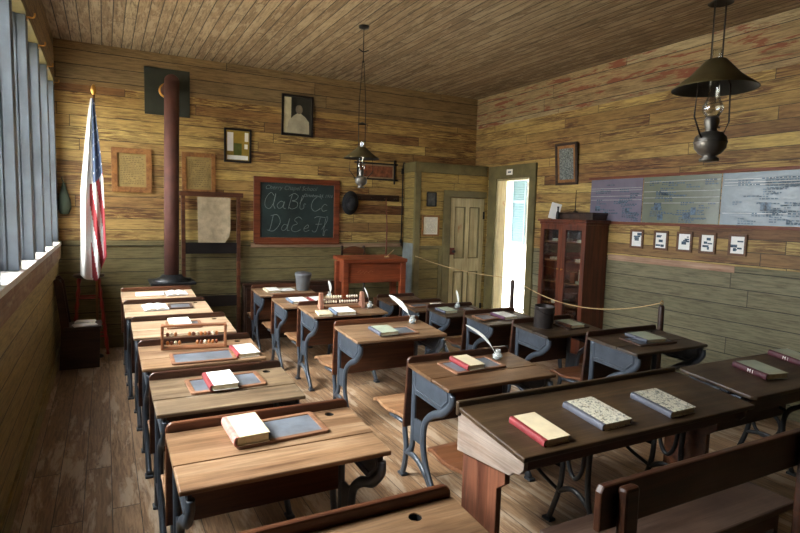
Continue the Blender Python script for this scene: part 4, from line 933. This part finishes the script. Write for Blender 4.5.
q = G(); q.box((0, 0, .031), (.13, .075, .002)); q.box((0, 0, .0325), (.07, .02, .0012), mi=1); o = q.obj('door_notice', [M_paperw, M_inkblue]); o.matrix_world = wallM('r', 6.17, 2.215); tag(o, 'small white notice above the open doorway', 'notice')

# ------------------------------------------------------------------ rope barrier
for (x, y, h, lab) in ((3.98, 4.84, .905, 'dark wooden rope post in front of the open doorway'), (4.06, 3.02, .905, 'dark wooden rope post behind the nearest right column desk')):
    t = thing('rope_post', lab, 'post', T(x, y, 0), 'rope barrier posts')
    q = G(); q.lathe([(0, .03), (.024, .03), (.024, h-.02), (.02, h), (0, h)], 14); q.obj('post', M_darkwood, t)
    q = G(); q.lathe([(0, 0), (.12, 0), (.12, .015), (.05, .035), (0, .04)], 20); q.obj('base', M_ironblk, t)
    q = G(); q.sweep([(.016*math.cos(a), 0, h+.022+.016*math.sin(a)) for a in [2*PI*i/12 for i in range(12)]], .003, seg=6, closed=True); q.obj('ring', M_gold, t)
A, B_, D_ = Vector((3.765, 6.668, 1.03)), Vector((3.98, 4.84, .927)), Vector((4.06, 3.02, .927))
pts = []
for a, b, sag in ((A, B_, .05), (B_, D_, .17)):
    for i in range(20): u = i/20; p = a.lerp(b, u); p.z -= sag*4*u*(1-u); pts.append(p)
pts.append(D_)
q = G(); q.sweep(pts, .0042, seg=6); tag(q.obj('barrier_rope', M_rope), 'thin straw rope strung from the closet over two posts', 'rope')

# ------------------------------------------------------------------ hanging oil lamps
def lamp(x, y, label, R=.17):
    t = thing('hanging_oil_lamp', label, 'lamp', T(x, y, 0))
    q = G(); q.lathe([(.036, 2.225), (R*.6, 2.165), (R, 2.118), (R+.002, 2.114), (R, 2.1155)], 40); q.lathe([(.034, 2.223), (R*.6-.002, 2.163), (R-.002, 2.1155)], 40, mi=1); q.obj('shade', [M_shade, M_shadein], t)
    q = G(); q.lathe([(.021, 2.005), (.036, 2.03), (.038, 2.048), (.027, 2.07), (.020, 2.09), (.018, 2.27)], 18); q.obj('glass_chimney', M_glass, t)
    q = G(); q.lathe([(0, 1.95), (.026, 1.95), (.02, 1.96), (.027, 1.985), (.027, 2.0), (.022, 2.008), (0, 2.01)], 18); q.sweep([(.02, 0, 1.97), (.05, 0, 1.972)], .003); q.obj('burner', M_font, t)
    q = G(); q.lathe([(0, 1.838), (.034, 1.838), (.035, 1.848), (.022, 1.858), (.04, 1.868), (.056, 1.888), (.058, 1.915), (.055, 1.932), (.04, 1.948), (.02, 1.953), (0, 1.955)], 26); q.lathe([(.058, 1.906), (.061, 1.911), (.058, 1.916)], 26); q.obj('oil_font', M_font, t)
    for sg in (-1, 1):
        q = G(); q.sweep([(sg*.054, 0, 1.925), (sg*.07, 0, 1.94), (sg*R*.72, 0, 2.0), (sg*R*.66, 0, 2.145), (sg*.034, 0, 2.225), (sg*.034, 0, 2.62), (sg*.006, 0, 3.02)], .0035, seg=6); q.obj('hanger_rod', M_rod, t)
    q = G(); q.lathe([(.045, 2.435), (.02, 2.45), (.004, 2.455), (0, 2.456)], 20); q.obj('smoke_bell', M_rod, t)
    q = G(); q.sweep([(0, 0, 3.0), (0, 0, 3.31)], .004, seg=6); q.sweep(smoothpath([(-.05, 0, 3.12), (0, 0, 3.10), (.05, 0, 3.12)]), .006, seg=6); q.lathe([(0, 3.331), (.05, 3.33), (.045, 3.31), (0, 3.30)], 16); q.obj('ceiling_hook', M_ironblk, t)
lamp(2.165, 4.93, 'small-looking far hanging oil lamp in front of the back wall')
lamp(2.10, 1.40, 'large near hanging oil lamp at the upper right', .15)

# ------------------------------------------------------------------ light
wd = bpy.data.worlds.new('World'); bpy.context.scene.world = wd; wd.use_nodes = True
bg = wd.node_tree.nodes['Background']; bg.inputs[0].default_value = (.92, .96, 1.0, 1); 
WN = wd.node_tree; wt = nd(WN, 'ShaderNodeTexCoord'); ws = nd(WN, 'ShaderNodeSeparateXYZ'); WN.links.new(wt.outputs['Generated'], ws.inputs[0])
up = math_(WN, 'MAXIMUM', ws.outputs[2], 0.0)     # overcast sky: zenith about three times the horizon
WN.links.new(math_(WN, 'ADD', math_(WN, 'MULTIPLY', up, 13.0), 5.5), bg.inputs[1])
sl = bpy.data.lights.new('hazy_sun', 'SUN'); sl.energy = 16; sl.angle = math.radians(38); sl.color = (1, .97, .92)
so = bpy.data.objects.new('hazy_sun', sl); C.objects.link(so); so.rotation_euler = Vector((.58, -.26, -.74)).to_track_quat('-Z', 'Y').to_euler()
def portal(loc, rot, sx, sy):
    l = bpy.data.lights.new('daylight_opening', 'AREA'); l.shape = 'RECTANGLE'; l.size = sx; l.size_y = sy; l.cycles.is_portal = True
    o = bpy.data.objects.new('daylight_opening', l); C.objects.link(o); o.location = loc; o.rotation_euler = rot
portal((XL-.2, 4.27, 2.03), (0, math.radians(-90), 0), 1.68, 5.36)
portal((XR+.2, (DY0+DY1)/2, DZ/2), (0, math.radians(90), 0), DZ, DY1-DY0)
# ------------------------------------------------------------------ camera
yaw, pitch, roll, f = .487, -.0938, .0266, 557.28
fw = Vector((math.sin(yaw)*math.cos(pitch), math.cos(yaw)*math.cos(pitch), math.sin(pitch)))
r0 = Vector((math.cos(yaw), -math.sin(yaw), 0)); u0 = r0.cross(fw)
rr = math.cos(roll)*r0+math.sin(roll)*u0; uu = -math.sin(roll)*r0+math.cos(roll)*u0
cam = bpy.data.cameras.new('Camera'); co = bpy.data.objects.new('Camera', cam); C.objects.link(co)
cam.sensor_fit = 'HORIZONTAL'; cam.sensor_width = 36; cam.lens = f*36/800; cam.clip_start = .02
co.matrix_world = Matrix(((rr.x, uu.x, -fw.x, 0), (rr.y, uu.y, -fw.y, 0), (rr.z, uu.z, -fw.z, 1.6), (0, 0, 0, 1)))
sc = bpy.context.scene; sc.camera = co
sc.view_settings.view_transform = 'Standard'; sc.view_settings.look = 'None'; sc.view_settings.gamma = 1; sc.view_settings.exposure = 1.7
sc.view_settings.use_curve_mapping = False
